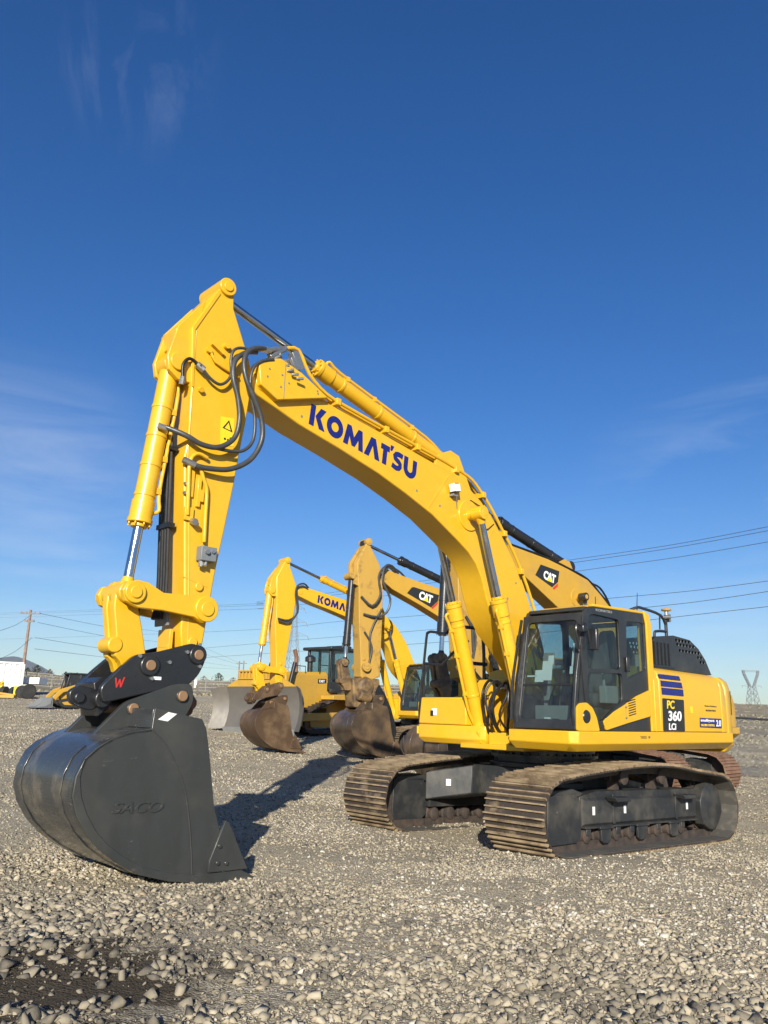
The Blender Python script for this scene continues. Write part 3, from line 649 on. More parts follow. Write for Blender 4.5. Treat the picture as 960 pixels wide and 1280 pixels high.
        bt.box((5.275, .296, 5.12), (5.283, .303, 5.56)); bt.build('cover_bolt', M['grey'], bo)
        lp = MB(); Rl = Matrix.Rotation(R(12), 3, 'Y')
        lp.obox((2.33, .30, 4.68), (.12, .09, .13), Rl); lm = lp.build('work_lamp', M['blk'], bo, .012)
        l2 = MB(); l2.obox((2.395, .305, 4.672), (.008, .10, .11), Rl); l2.obox((2.33, .348, 4.68), (.10, .008, .105), Rl); l2.build('lens', M['lens'], lm)
        l3 = MB(); l3.box((2.27, .215, 4.57), (2.36, .30, 4.60)); l3.tube([(2.30, .30, 4.58), (2.25, .26, 4.50), (2.2, .22, 4.42)], .006, 6); l3.build('lamp_bracket', M['grey'], lm)
        gr = Parts()
        for a, b in ((4.95, 5.02), (3.0, 4.52), (2.55, 4.40), (1.1, 3.3), (.9, 3.55)): gr.nxt().cyl((a, .21, b), (a, .222, b), .016, n=6)
        gr.build('side_bolt', M['grey'], bo)
        sx_ = MB(); sx_.tube([(1.93, .23, 4.60), (1.60, .235, 4.52), (1.42, .22, 4.47)], .007, 5); sx_.tube([(1.86, .3, 4.30), (1.62, .24, 4.22), (1.40, .22, 4.35)], .007, 5); sx_.build('grease_line', M['hoseb'], bo)
        # steel pipes along the top edge
        base = [(5.23, 5.80), (5.03, 5.85), (4.85, 5.60), (4.57, 5.42), (4.13, 5.33), (3.57, 5.24), (2.98, 5.15), (2.58, 5.09), (2.2, 5.02), (1.86, 4.93), (1.62, 4.76), (1.40, 4.56), (1.14, 4.27), (.90, 4.0), (.60, 3.55), (.35, 3.05)]
        pp = MB()
        pp.tube([(a, .19, b) for a, b in base], .023, 8)
        pp.tube([(a+.0, .10, b+.01) for a, b in base[3:]], .023, 8)
        pp.tube([(5.05, .16, 5.62), (4.80, .14, 5.50)]+[(a-.02, .03, b) for a, b in base[3:]], .02, 8)
        pp.tube([(5.0, -.05, 5.72), (4.70, -.10, 5.52)]+[(a-.02, -.15, b) for a, b in base[3:]], .023, 8)
        pp.build('hydraulic_pipe', M[body], bo)
        cl = MB()
        for a, b in ((4.40, 5.37), (3.57, 5.23), (2.98, 5.14), (2.2, 5.0), (1.62, 4.75), (1.14, 4.26), (.75, 3.75)):
            cl.box((a-.035, -.19, b-.05), (a+.035, .235, b+.035))
        cl.build('pipe_clamp', M[body], bo, .005)
        # black hoses over the hump
        hb = MB(); hb.tube([(2.35, -.1, 5.20), (2.0, -.12, 5.18), (1.75, -.1, 5.0), (1.5, -.1, 4.72), (1.2, -.12, 4.40)], .03, 8); hb.tube([(2.35, .0, 5.2), (2.05, .0, 5.15), (1.78, .0, 4.98), (1.55, 0, 4.74)], .028, 8)
        hb.build('black_hose', M['hoseb'], bo)
        fv = MB(); Rv = Matrix.Rotation(R(30), 3, 'Y')
        fv.obox((5.06, .20, 5.69), (.10, .10, .22), Rv); fv.obox((5.18, .12, 5.64), (.12, .14, .08), Rv); fv.cyl((5.45, .22, 5.60), (5.22, .20, 5.80), .035, n=10)
        fv.cyl((5.40, .10, 5.62), (5.30, .22, 5.70), .04, n=8); fv.cyl((5.35, .12, 5.55), (5.15, .16, 5.62), .03, n=8); fv.obox((5.27, .16, 5.58), (.10, .06, .05), Rv); fv.cyl((5.52, .25, 5.66), (5.22, .2, 5.80), .03, n=10)
        [fv.cyl((5.36+.05*q, .24-.03*q, 5.55+.04*q), (5.28+.05*q, .27-.03*q, 5.60+.05*q), .018, n=7) for q in range(-4, 3)]; fv.obox((5.12, .24, 5.62), (.05, .05, .16), Rv); fv.tube([(5.42, .18, 5.50), (5.38, .2, 5.60), (5.25, .2, 5.62), (5.1, .18, 5.55), (4.9, .16, 5.50)], .014, 6); fv.tube([(5.2, .10, 5.72), (5.3, .05, 5.60), (5.1, .02, 5.55)], .012, 6)
        fv.build('valve_fitting', M['steel'], bo, .004)
    # --- boom cylinders and arm cylinder
    bc = 'yel' if K else 'blk'
    for s in (1, -1):
        hyd(root, (1.96, 4.37), (.96, 1.44), .605, .102, .050, bc, v=s*.42, name='boom_cylinder', pipe=((.93, s*.3, -.2),))
    hyd(root, *((acyl) if acyl else ((6.07, 6.24) if K else (6.08, 6.22), (2.25, 5.15))), .615 if K else .67, .100 if K else .12, .048, bc, v=0, name='arm_cylinder', pipe=((0, .45, 1),) if K else None, collars=3)
    br = MB()
    for v in (-.16, .16): br.prism([(2.62, 4.96), (2.55, 5.14), (2.30, 5.26), (2.12, 5.22), (1.85, 4.74)], v-.025, v+.025)
    br.build('cylinder_bracket', M[body], bo, .006)
    # --- arm
    am = MB(); am.prism(arm, -.20, .20); ar = am.build('arm', M[armm], root, .014); ar.location.x = du
    fe = MB()
    for v in (-.14, .14):
        if K and v > 0: fe.prism([(6.16, 6.20), (6.44, 5.80), (6.62, 5.56), (6.60, 5.38), (6.50, 5.33), (6.36, 5.36), (6.38, 5.7)], -.165, .165)
        if K: fe.prism([(6.30, 6.02), (6.60, 5.60), (6.69, 5.22), (6.66, 5.08), (6.55, 5.0), (6.36, 5.0), (6.38, 5.6)], v-.03, v+.03)
        else: fe.prism([(6.2, 6.1), (6.52, 5.6), (6.50, 4.95), (6.36, 4.9), (6.38, 5.6)], v-.05, v+.05)
    if False: fe.loft([[(6.17, -.2, 6.19), (6.17, .2, 6.19), (6.45, .2, 5.62), (6.45, -.2, 5.62)], [(6.28, -.13, 6.17), (6.28, .13, 6.17), (6.62, .13, 5.58), (6.62, -.13, 5.58)]])
    fe.build('cylinder_bracket', M[armm], ar, .008)
    bs = Parts()
    bs.c.cyl((6.07, -.235, 6.25), (6.07, .235, 6.25), .105, n=28); bs.c.cyl((6.07, .235, 6.25), (6.07, .25, 6.25), .06, n=18)
    bs.nxt().cyl((6.07, -.33, 2.61), (6.07, .33, 2.61), .13, n=28); bs.c.cyl((6.07, .33, 2.61), (6.07, .345, 2.61), .075, n=20)
    bs.nxt().cyl((6.56, -.2, 5.19), (6.56, .2, 5.19), .10, n=24)
    bs.nxt().cyl((6.12, .2, 2.84), (6.12, .225, 2.84), .045, n=16); bs.nxt().cyl((6.14, .2, 2.28), (6.14, .225, 2.28), .05, n=16)
    bs.nxt().cyl((5.52, -.23, 5.26), (5.52, .23, 5.26), .10, n=20)
    bs.build('pin_boss', M[armm], ar, .008)
    if main:
        cr = MB(); cr.tube([(6.40, .2, 5.6), (6.385, .2, 4.9), (6.37, .2, 4.3), (6.36, .2, 4.1), (6.28, .2, 3.4), (6.21, .2, 2.6), (6.18, .2, 2.2)], .006, 5); cr.tube([(6.02, .2, 2.85), (6.30, .2, 2.92)], .005, 5, 0); cr.prism([(6.17, 6.18), (6.445, 5.63), (6.42, 5.60), (6.15, 6.14)], .2, .212); cr.prism([(6.445, 5.63), (6.40, 4.95), (6.38, 4.95), (6.42, 5.60)], .2, .212); cr.build('edge_weld', M[armm], ar)
        front = MB(); front.box((6.31, -.12, 2.08), (6.35, .12, 2.40)); front.box((6.345, -.09, 2.22), (6.352, .09, 2.24)); front.build('front_plate', M[armm], ar, .006)
        fs = MB(); fs.obox((6.385, .0, 2.50), (.03, .26, .14), Matrix.Rotation(R(4), 3, 'Y'))
        fs.build('hose_clamp', M['grey'], ar, .006)
        hu = MB()
        for k, v in enumerate((-.13, -.075, -.02, .035)):
            hu.tube([(6.60, v, 4.9), (6.50, v, 4.55), (6.47, v, 4.1), (6.43, v, 3.4), (6.39, v, 2.75), (6.42, v, 2.5)], .021, 8)
        hu.tube([(6.42, .05, 2.55), (6.60, .06, 2.70), (6.68, .05, 2.5), (6.62, .05, 2.25), (6.5, .0, 2.0)], .014, 8); hu.tube([(6.42, .09, 2.6), (6.66, .09, 2.68), (6.75, .08, 2.4), (6.66, .06, 2.1), (6.55, .02, 1.95)], .014, 8)
        hu.box((6.38, -.17, 3.43), (6.46, .08, 3.48)); hu.box((6.42, -.17, 4.25), (6.52, .08, 4.29))
        hu.build('arm_hose_bundle', M['hoseb'], ar)
        # steel pipes and blocks on the flat of the arm
        ap = MB()
        ap.tube([(6.16, .24, 4.20), (6.28, .24, 4.22), (6.36, .24, 4.12), (6.35, .235, 3.85), (6.33, .23, 3.55)], .022, 8)
        ap.tube([(6.25, .25, 4.10), (6.20, .25, 3.98), (6.14, .24, 3.86), (6.13, .24, 3.60), (6.12, .24, 3.30)], .022, 8)
        ap.box((6.28, .2, 3.75), (6.33, .225, 4.05)); ap.prism([(6.24, 3.98), (6.20, 3.98), (6.20, 3.85), (6.16, 3.85), (6.16, 3.72), (6.20, 3.72), (6.20, 3.66), (6.24, 3.66)], .2, .235)
        ap.box((6.26, .2, 3.50), (6.36, .23, 3.64)); ap.build('arm_pipe', M[armm], ar, .004)
        vb = MB(); vb.box((6.0, .205, 3.10), (6.18, .31, 3.25)); vb.box((5.985, .21, 3.13), (6.0, .30, 3.22)); vo = vb.build('valve_block', M['greyv'], ar, .008)
        vb = MB(); vb.cyl((6.12, .31, 3.19), (6.12, .34, 3.19), .025, n=8); vb.cyl((6.05, .31, 3.2), (6.05, .33, 3.2), .018, n=8); vb.cyl((6.15, .26, 3.10), (6.15, .26, 3.04), .025, n=8); vb.cyl((6.10, .27, 3.10), (6.11, .28, 3.05), .02, n=8); vb.cyl((6.0, .26, 3.18), (5.965, .26, 3.18), .022, n=8); vb.build('fitting', M['steel'], vo)
        vb = Parts(); vb.c.cyl((6.27, .22, 3.50), (6.27, .30, 3.48), .035, n=8); vb.c.cyl((6.27, .26, 3.48), (6.22, .27, 3.46), .02, n=8); vb.nxt().cyl((6.38, .21, 3.88), (6.38, .23, 3.88), .018, n=8); vb.nxt().cyl((6.38, .21, 3.78), (6.38, .23, 3.78), .018, n=8); vb.build('fitting', M['steel'], ar)
        st = plate('warning_sticker', M['decalyel'], ar, [rounded([(5.83, 4.42), (6.0, 4.40), (6.02, 4.72), (5.85, 4.74)], .01, 2)], .2035, .003)
        plate('warning_triangle', M['decalblk'], st, [[(5.86, 4.575), (5.99, 4.595), (5.915, 4.705)], [(5.885, 4.590), (5.965, 4.602), (5.918, 4.678)]], .2055, .003)
        dd = MB(); dd.cyl((5.95, .2, 4.48), (5.95, .206, 4.48), .014, n=8); dd.cyl((5.91, .2, 4.475), (5.91, .206, 4.475), .014, n=8); dd.cyl((5.88, .2, 4.50), (5.88, .206, 4.50), .014, n=8); dd.build('sticker_dot', M['decalblk'], st)
        # big loops of hose from boom tip to arm
        def hose(name, pts, r, v, mat='hose', wob=.0):
            q = MB(); n = len(pts)
            vs = v if isinstance(v, (list, tuple)) else [v+wob*math.sin(math.pi*i/(n-1)) for i in range(n)]
            q.tube([(a, vv, b) for (a, b), vv in zip(pts, vs)], r, 12, 5); return q.build(name, M[mat], ar)
        H1 = [(5.55, 5.66), (5.68, 5.61), (5.81, 5.52), (5.865, 5.36), (5.83, 5.16), (5.72, 4.97), (5.61, 4.76), (5.58, 4.52), (5.69, 4.28), (5.92, 4.12), (6.17, 4.075), (6.31, 4.08)]
        hose('hydraulic_hose', H1, .029, [.26, .30, .32, .34, .36, .37, .37, .36, .34, .32, .29, .26])
        H2 = [(5.66, 5.58), (5.82, 5.51), (5.96, 5.36), (5.98, 5.15), (5.91, 4.93), (5.87, 4.69), (5.91, 4.47), (6.08, 4.325), (6.28, 4.31), (6.45, 4.37), (6.62, 4.44)]
        hose('hydraulic_hose', H2, .029, [.26, .29, .31, .33, .34, .34, .33, .32, .30, .27, .16])
        H3 = [(5.72, 5.57), (5.86, 5.56), (5.96, 5.50), (5.99, 5.38), (5.98, 5.18), (6.09, 5.05), (6.23, 5.08), (6.36, 5.19)]
        hose('thin_hose', H3, .017, .27)
        hose('thin_hose', [(6.52, 5.0), (6.53, 5.15), (6.46, 5.245), (6.35, 5.21)], .018, .22, 'hoseb')
        H5 = [(5.45, 5.55), (5.60, 5.48), (5.70, 5.38), (5.74, 5.22), (5.72, 5.02), (5.65, 4.78), (5.65, 4.53), (5.74, 4.39), (5.88, 4.33), (6.12, 4.31)]
        hose('thin_hose', H5, .019, .30)
        ff = Parts()
        for a, b, c_, d_ in ((6.31, 4.08, 6.44, 4.12), (6.60, 4.43, 6.70, 4.45), (6.30, 5.15, 6.38, 5.20), (5.62, 5.64, 5.46, 5.68)):
            ff.nxt().cyl((a, .26 if a < 6.5 else .16, b), (c_, .24 if a < 6.5 else .13, d_), .038 if a < 6.5 else .032, n=8)
        ff.nxt().cyl((6.52, .22, 5.02), (6.52, .20, 4.94), .03, n=8); ff.build('hose_fitting', M['steel'], ar)
        ff = MB(); ff.tube([(6.22, .22, 5.42), (6.16, .23, 5.31), (5.96, .23, 5.25), (5.85, .23, 5.22)], .016, 8, 2); ff.cyl((6.24, .2, 5.42), (6.24, .24, 5.42), .035, n=8); ff.obox((6.14, .23, 5.47), (.16, .04, .04), Matrix.Rotation(R(-28), 3, 'Y')); ff.cyl((6.03, .2, 5.54), (6.03, .25, 5.54), .036, n=12)
        ff.build('grease_pipe', M[armm], ar); ff = MB(); ff.cyl((6.30, .2, 4.95), (6.30, .25, 4.93), .03, n=8); ff.build('grease_nipple', M[armm], ar)
    else:
        hs = MB()
        if K:
            for q, vv in ((0, .3), (.08, .27)):
                hs.tube([(5.2, .18, 5.42-q), (5.45, vv, 5.52-q), (5.70, vv, 5.42-q), (5.76-q, vv, 5.1), (5.66-q*.5, vv, 4.55), (5.95, vv, 4.18+q), (6.35, vv, 4.2+q)], .03, 8)
        else:
            hs.tube([(5.1, .18, 5.42), (5.35, .28, 5.54), (5.62, .34, 5.50), (5.78, .34, 5.2), (5.70, .34, 4.7), (5.95, .3, 4.35), (6.3, .25, 4.6)], .035, 8)
            hs.tube([(5.0, .18, 5.42), (5.3, .3, 5.60), (5.58, .36, 5.54), (5.66, .38, 5.1), (5.40, .40, 4.6), (5.50, .38, 4.2), (5.8, .3, 4.05), (6.2, .25, 4.1)], .035, 8)
            hs.tube([(4.7, .1, 5.36), (5.0, .2, 5.50), (5.4, .3, 5.56), (5.62, .28, 5.3)], .03, 8); hs.tube([(6.15, .24, 3.6), (5.9, .26, 3.2), (6.0, .24, 2.6)], .03, 8); hs.tube([(5.6, .26, 4.3), (5.95, .25, 3.6), (5.95, .25, 2.9)], .028, 8)
        hs.build('hydraulic_hose', M['hose'], ar)
    # --- bucket cylinder, links
    hyd(root, (6.80 if K else 6.62, 2.72), (6.56 if K else 6.48, 5.19), .715 if K else .8, .103, .050, bc, v=0, name='bucket_cylinder', pipe=((-1, .35, 0),) if K else None, collars=4).location.x = du
    if K:
        for s in (1, -1):
            lk = MB(); v0, v1 = s*.235, s*.305
            a, b = Vector((6.85, 2.69)), Vector((6.07, 2.61))
            lk.prism([(6.83, 2.81), (6.72, 2.80), (6.55, 2.72), (6.18, 2.73), (6.07, 2.75), (5.97, 2.71), (5.94, 2.60), (5.99, 2.50), (6.09, 2.47), (6.20, 2.52), (6.55, 2.55), (6.80, 2.55), (6.93, 2.60), (6.97, 2.70), (6.93, 2.78)], v0, v1)
            lk.cyl((a.x, v0-s*.02, a.y), (a.x, v1+s*.03, a.y), .105, n=24); lk.cyl((a.x, v1+s*.03, a.y), (a.x, v1+s*.045, a.y), .06, n=20)
            lk.build('tie_link', M[armm], root, .01)
    hl = MB(); lm_ = armm if K else 'cat_mud_shade'
    for v in (-.085, .085):
        hl.prism([(6.96, 2.72), (6.96, 2.55), (6.91, 2.30), (6.90, 2.10), (6.84, 2.05), (6.80, 1.95), (6.62, 1.95), (6.58, 2.10), (6.66, 2.40), (6.73, 2.62), (6.78, 2.80), (6.90, 2.82)], v-.05, v+.05)
    hl.box((6.70, -.09, 2.15), (6.86, .09, 2.5)); hl.cyl((6.86, -.21, 2.70), (6.86, .21, 2.70), .10, n=24); hl.cyl((6.91, -.10, 2.20), (6.91, .145, 2.20), .075, n=16)
    hl.build('bucket_link', M[lm_], root, .012).location.x = du-(0 if K else .15)
    if K:
        cp_ = MB()
        for s in (1, -1):
            cp_.prism(rounded([(7.09, 1.80), (6.93, 1.97), (6.78, 2.11), (6.56, 2.15), (6.18, 2.265), (6.06, 2.21), (6.03, 2.10), (6.10, 1.95), (6.22, 1.84), (6.55, 1.78), (7.05, 1.66)], .05, 3), s*.245, s*.31)
            cp_.cyl((6.63, s*.30, 2.02), (6.63, s*.335, 2.02), .10, n=24); cp_.cyl((6.13, s*.30, 2.15), (6.13, s*.335, 2.15), .095, n=24)
        cp_.box((6.35, -.25, 1.78), (7.0, .25, 1.86)); cp_.prism([(7.10, 1.84), (7.02, 1.90), (6.92, 1.62), (7.02, 1.54)], -.20, .18)
        cp_.prism(rounded([(7.32, 1.76), (7.22, 1.82), (7.05, 1.78), (7.05, 1.60), (7.16, 1.60), (7.30, 1.66)], .04, 3), .12, .19); cp_.cyl((7.22, .10, 1.705), (7.22, .22, 1.705), .05, n=18)
        cp_.cyl((7.02, -.25, 1.70), (7.02, .26, 1.70), .08, n=18); cp_.box((6.2, -.22, 1.80), (6.5, .22, 2.0))
        co = cp_.build('quick_coupler', M['blk' if main else 'bumuddy'], root, .012)
        pn = Parts()
        for x, z in ((6.63, 2.02), (6.13, 2.15)): pn.nxt().cyl((x, -.35, z), (x, .35, z), .05, n=18)
        pn.build('pin', M['rustpin'], co, .006)
        if main:
            b2 = Parts()
            for x, z in ((6.74, 2.10), (6.60, 1.90), (6.43, 2.06), (6.25, 2.17), (6.10, 2.04), (6.12, 2.25)): b2.nxt().cyl((x, .31, z), (x, .33, z), .018, n=8)
            b2.build('bolt', M['steel'], co)
            lw = MB(); lw.cyl((6.6, .05, 1.62), (6.6, .06, 1.62), .01, n=6)
            # rusty wedge lock behind the ears
            rk = MB(); rk.loft([[(6.26, -.16, 1.58), (6.30, -.16, 1.80), (6.12, -.16, 1.86), (6.03, -.16, 1.74), (6.06, -.16, 1.60), (6.16, -.16, 1.54)], [(6.26, .17, 1.56), (6.30, .19, 1.78), (6.12, .20, 1.84), (6.02, .19, 1.72), (6.05, .18, 1.58), (6.15, .17, 1.52)]]); rk.cyl((6.11, .19, 1.69), (6.11, .24, 1.68), .07, n=10)
            rk.build('rusty_lock', M['rust'], co, .03)
            gw = [stroke([(0, .95), (.28, .08)], .13), stroke([(.34, .08), (.52, .70)], .13), stroke([(.60, .70), (.74, .08)], .13), stroke([(.80, .08), (1.06, .95)], .13), stroke([(.1, .90), (.9, .90)], .12)]
            gw = [[(0, 1), (.14, 1), (.34, .30), (.50, .84), (.62, .84), (.78, .30), (.96, 1), (1.12, 1), (.86, 0), (.72, 0), (.56, .52), (.40, 0), (.26, 0), (.06, .72)]]
            me = curve_mesh(gw, .003); place(me, 'red_emblem', M['decalred'], co, (6.965, .3115, 1.80), (-.085, 0, .009), (-.008, 0, .09), ez=(0, 1, 0))
            ws = MB(); ws.box((6.50, .311, 1.89), (6.58, .314, 1.92)); ws.build('sticker', M['sticker'], co)
    return ar

def cab(root, body, main):
    prof = [(1.42, 1.49), (1.44, 1.70), (1.36, 2.2), (1.16, 2.95), (1.09, 3.06), (.95, 3.10), (-.40, 3.14), (-.50, 3.02), (-.52, 1.49)]
    door = rounded([(1.04, 2.98), (.93, 3.00), (.31, 2.98), (.31, 2.30), (1.13, 2.27), (1.14, 2.6)], .06, 3)
    low = rounded([(1.13, 2.22), (.29, 2.25), (.29, 1.88), (.50, 1.78), (.80, 1.62), (.98, 1.62), (1.09, 1.80), (1.14, 2.0)], .06, 3)
    rear = rounded([(.09, 2.98), (-.37, 3.0), (-.38, 2.34), (.13, 2.19)], .05, 3)
    y0, y1 = .56, 1.50
    c = plate('cab', M['cabblk'], root, [prof, door, low, rear], 1.515, .05, .01)
    if main: c['label'] = 'black glazed cab with yellow roof and lower panels'
    win2 = rounded([(1.15, 2.90), (.25, 2.98), (.25, 1.95), (1.28, 1.95)], .06, 3); win3 = rounded([(.15, 2.98), (-.38, 3.0), (-.38, 2.1), (.15, 2.0)], .05, 3)
    plate('inner_side', M['cabblk'], c, [prof, win2, win3], .60, .05, .01)
    # door frame ridge
    dr = rounded([(1.19, 3.02), (.27, 3.04), (.23, 1.80), (.48, 1.70), (.80, 1.53), (1.08, 1.53), (1.21, 1.9), (1.26, 2.4)], .08, 3)
    do = plate('door', M['cabblk'], c, [dr, door, low], 1.530, .014, .005)
    for nm, pl, v in (('door_glass', door, 1.50), ('door_glass', low, 1.50), ('rear_glass', rear, 1.50)):
        g = plate(nm, M['glass'], do if 'door' in nm else c, [pl], v, .006)
    plate('side_glass', M['glass'], c, [win2], .57, .006); plate('side_glass', M['glass'], c, [win3], .57, .006)
    hd = MB(); hd.box((.20, 1.525, 2.28), (.12, 1.56, 2.48)); hd.build('door_handle', M['blk'], do, .01)
    # front frame with raked windscreen
    f0, f1 = Vector((1.40, 0, 1.52)), Vector((1.13, 0, 3.02)); ax = (f1-f0); H = ax.length; ax.normalize()
    fm = [[(0, 0), (y1-y0+.03, 0), (y1-y0+.03, H), (0, H)], rounded([(.09, .12), (y1-y0-.06, .12), (y1-y0-.06, H-.10), (.09, H-.10)], .07, 3)]
    me = curve_mesh(fm, .05)
    fo = place(me, 'front_frame', M['cabblk'], c, (1.41, y0-.015, 1.50), (0, 1, 0), tuple(ax), ez=(ax.z, 0, -ax.x))
    b = fo.modifiers.new('edge', 'BEVEL'); b.width = .012; b.segments = 2; b.limit_method = 'ANGLE'; b.angle_limit = R(50)
    g = [[(.08, .10), (y1-y0-.05, .10), (y1-y0-.05, H-.09), (.08, H-.09)]]
    place(curve_mesh(g, .006), 'windscreen', M['glass'], fo, (1.405, y0-.015, 1.50), (0, 1, 0), tuple(ax), ez=(ax.z, 0, -ax.x))
    dv = MB(); p = f0+ax*.55; dv.obox((p.x+.0, (y0+y1)/2, p.z), (.03, .84, .025), Matrix.Identity(3)); dv.build('windscreen_bar', M['blk'], fo)
    # roof, back, floor
    rf = MB()
    rf.loft([[(1.10, y0, 3.035), (1.10, 1.49, 3.035), (-.47, 1.49, 3.06), (-.47, y0, 3.06)], [(1.08, y0+.02, 3.09), (1.08, 1.48, 3.09), (-.45, 1.50, 3.14), (-.45, y0+.02, 3.14)]])
    rf.build('roof_frame', M['cabblk'], c, .012)
    ry = MB(); ry.loft([[(.93, y0+.03, 3.10), (.93, 1.46, 3.10), (-.46, 1.50, 3.145), (-.46, y0+.03, 3.145)], [(.88, y0+.08, 3.135), (.88, 1.40, 3.135), (-.43, 1.44, 3.185), (-.43, y0+.08, 3.185)]])
    ry.build('roof', M[body], c, .012)
    yp = MB(); yp.prism([(-.36, 3.17), (-.50, 3.15), (-.56, 3.0), (-.56, 1.49), (-.43, 1.49), (-.42, 3.0)], 1.38, 1.54); yp.prism([(.93, 3.10), (.93, 3.135), (-.42, 3.175), (-.42, 3.13)], 1.44, 1.525); yp.build('rear_pillar', M[body], c, .012)
    bk = MB(); bk.box((-.50, y0, 1.50), (-.46, 1.46, 2.05)); bk.box((-.50, y0, 2.05), (-.46, y0+.06, 3.05)); bk.box((-.50, 1.40, 2.05), (-.46, 1.46, 3.05)); bk.box((-.50, y0, 2.98), (-.46, 1.46, 3.05)); bk.box((-.45, y0+.02, 1.49), (1.38, 1.46, 1.54)); bk.build('rear_wall', M['cabblk'], c)
    g2 = MB(); g2.box((-.485, y0+.06, 2.05), (-.48, 1.40, 2.98)); g2.build('back_glass', M['glass'], c)
    # yellow lower panels
    P1 = plate('lower_panel', M[body], c, [rounded([(.82, 1.615), (.55, 1.74), (.26, 1.84), (-.05, 1.96), (-.42, 2.06), (-.42, 1.70), (.2, 1.60), (.76, 1.50)], .02, 2)], 1.545, .03, .006)
    P2 = plate('lower_panel', M[body], c, [rounded([(1.42, 1.49), (1.41, 1.78), (1.34, 1.83), (1.20, 1.84), (1.07, 1.78), (.98, 1.66), (.92, 1.49)], .03, 3)], 1.545, .03, .006)
    kn = MB(); kn.lathe((1.215, 1.545, 1.665), (0, 1, 0), [(0, .0), (0, .085), (.012, .075), (.012, 0)], 24); kk = kn.build('fuel_cap', M['blk'], P2); 
    lv = MB()
    for k in range(7): lv.obox((.10, 1.546, 1.71+k*.032), (.19, .006, .013), Matrix.Rotation(R(10), 3, 'Y'))
    lv.build('vent_slot', M['blk'], P1)
    l2 = MB(); l2.box((.265, 1.544, 1.63), (.272, 1.5475, 1.83)); l2.box((.25, 1.544, 1.66), (.29, 1.56, 1.675)); l2.box((.25, 1.544, 1.80), (.29, 1.56, 1.815)); l2.build('hinge', M['grey'], P1)
    # interior
    it = MB(); it.box((.05, .80, 1.54), (.55, 1.28, 1.80)); it.loft([[(.0, .82, 1.98), (.0, 1.26, 1.98), (.12, 1.26, 1.98), (.12, .82, 1.98)], [(-.18, .85, 2.65), (-.18, 1.23, 2.65), (-.08, 1.23, 2.65), (-.08, .85, 2.65)], [(-.22, .94, 2.90), (-.22, 1.14, 2.90), (-.13, 1.14, 2.90), (-.13, .94, 2.90)]])
    it.box((0, .80, 1.80), (.58, 1.28, 1.98)); s_ = it.build('seat', M['seat'], c, .04)
    cs = MB()
    for v in (.70, 1.32): cs.box((.0, v, 1.85), (.55, v+.11, 2.08)); cs.tube([(.50, v+.05, 2.08), (.52, v+.05, 2.30)], .022, 8, 0)
    cs.box((1.05, .72, 1.54), (1.18, 1.28, 1.80)); cs.box((.80, .62, 2.30), (.84, .80, 2.52)); cs.box((.84, .66, 1.6), (.9, .76, 2.3))
    cs.build('console', M['trim'], c, .02)
    lv = MB()
    for v in (.92, 1.06): lv.tube([(1.12, v, 1.62), (1.08, v, 1.90), (.98, v, 2.08)], .016, 8); lv.box((1.0, v-.05, 1.60), (1.2, v+.05, 1.63))
    lv.build('travel_lever', M['blk'], c)
    if main:
        pp = MB(); 
        for y, z, w, h in ((.86, 2.10, .14, .16), (.98, 2.12, .16, .26), (1.03, 2.33, .09, .12), (.74, 2.17, .16, .02), (1.38, 2.30, .045, .30), (1.36, 2.2, .05, .10)):
            x = 1.385-(z+h/2-1.50)*.172; pp.obox((x-.012, y, z+h/2), (.002, w, h), Matrix.Rotation(R(-9.8), 3, 'Y'))
        pp.build('paper_notice', M['sticker'], fo)
        q = MB(); q.box((1.36, 1.0, 1.625), (1.365, 1.10, 1.645)); q.build('paper_notice', M['sticker'], fo)
        hr = MB(); hr.tube([(1.02, .64, 2.95), (.95, .66, 2.70), (.92, .68, 2.52), (1.0, .70, 2.46), (1.06, .70, 2.6)], .018, 8); hr.build('grab_handle', M['blk'], c)
        mr = MB(); mr.tube([(1.18, 1.50, 2.70), (1.30, 1.56, 2.80), (1.42, 1.58, 2.82), (1.44, 1.58, 2.70), (1.36, 1.57, 2.50)], .014, 8); mr.tube([(1.18, 1.52, 2.86), (1.22, 1.60, 2.80), (1.16, 1.60, 2.60)], .016, 8)
        mo = mr.build('mirror_arm', M['blk'], c); mr = MB(); mr.box((1.10, 1.57, 2.50), (1.16, 1.70, 2.78)); mr.box((1.24, 1.54, 2.72), (1.33, 1.62, 2.82)); mr.build('mirror', M['blk'], mo, .015)
        side_text('cab_lettering', 'KOMATSU', M['trim'], c, .86, 3.045, 1.5165, .40, .035, R(-1), bold=.03)
        al = MB(); al.tube([(1.46, y0-.02, 1.6), (1.40, y0-.02, 2.2), (1.20, y0-.02, 2.95)], .02, 8); al.build('front_grab_rail', M['blk'], c)
    return c

main_root = empty('excavator', (OX, OY, 0), U0)
tag(main_root, 'large bright yellow excavator in the foreground with charcoal bucket resting on the gravel', 'excavator', 'excavators parked in the yard')
main_arm = excavator('komatsu', main_root, True)
bucket(main_root, label='wide charcoal digging bucket')

k2 = empty('excavator', (1.34, 25.9, .47), R(217), .86)
tag(k2, 'smaller bright yellow excavator at the back with a brown worn bucket, boom lettered in navy', 'excavator', 'excavators parked in the yard')
excavator('komatsu', k2)
bucket(k2, 'bumuddy', 'bumuddy', .60, -.30, False, 'brown worn digging bucket')

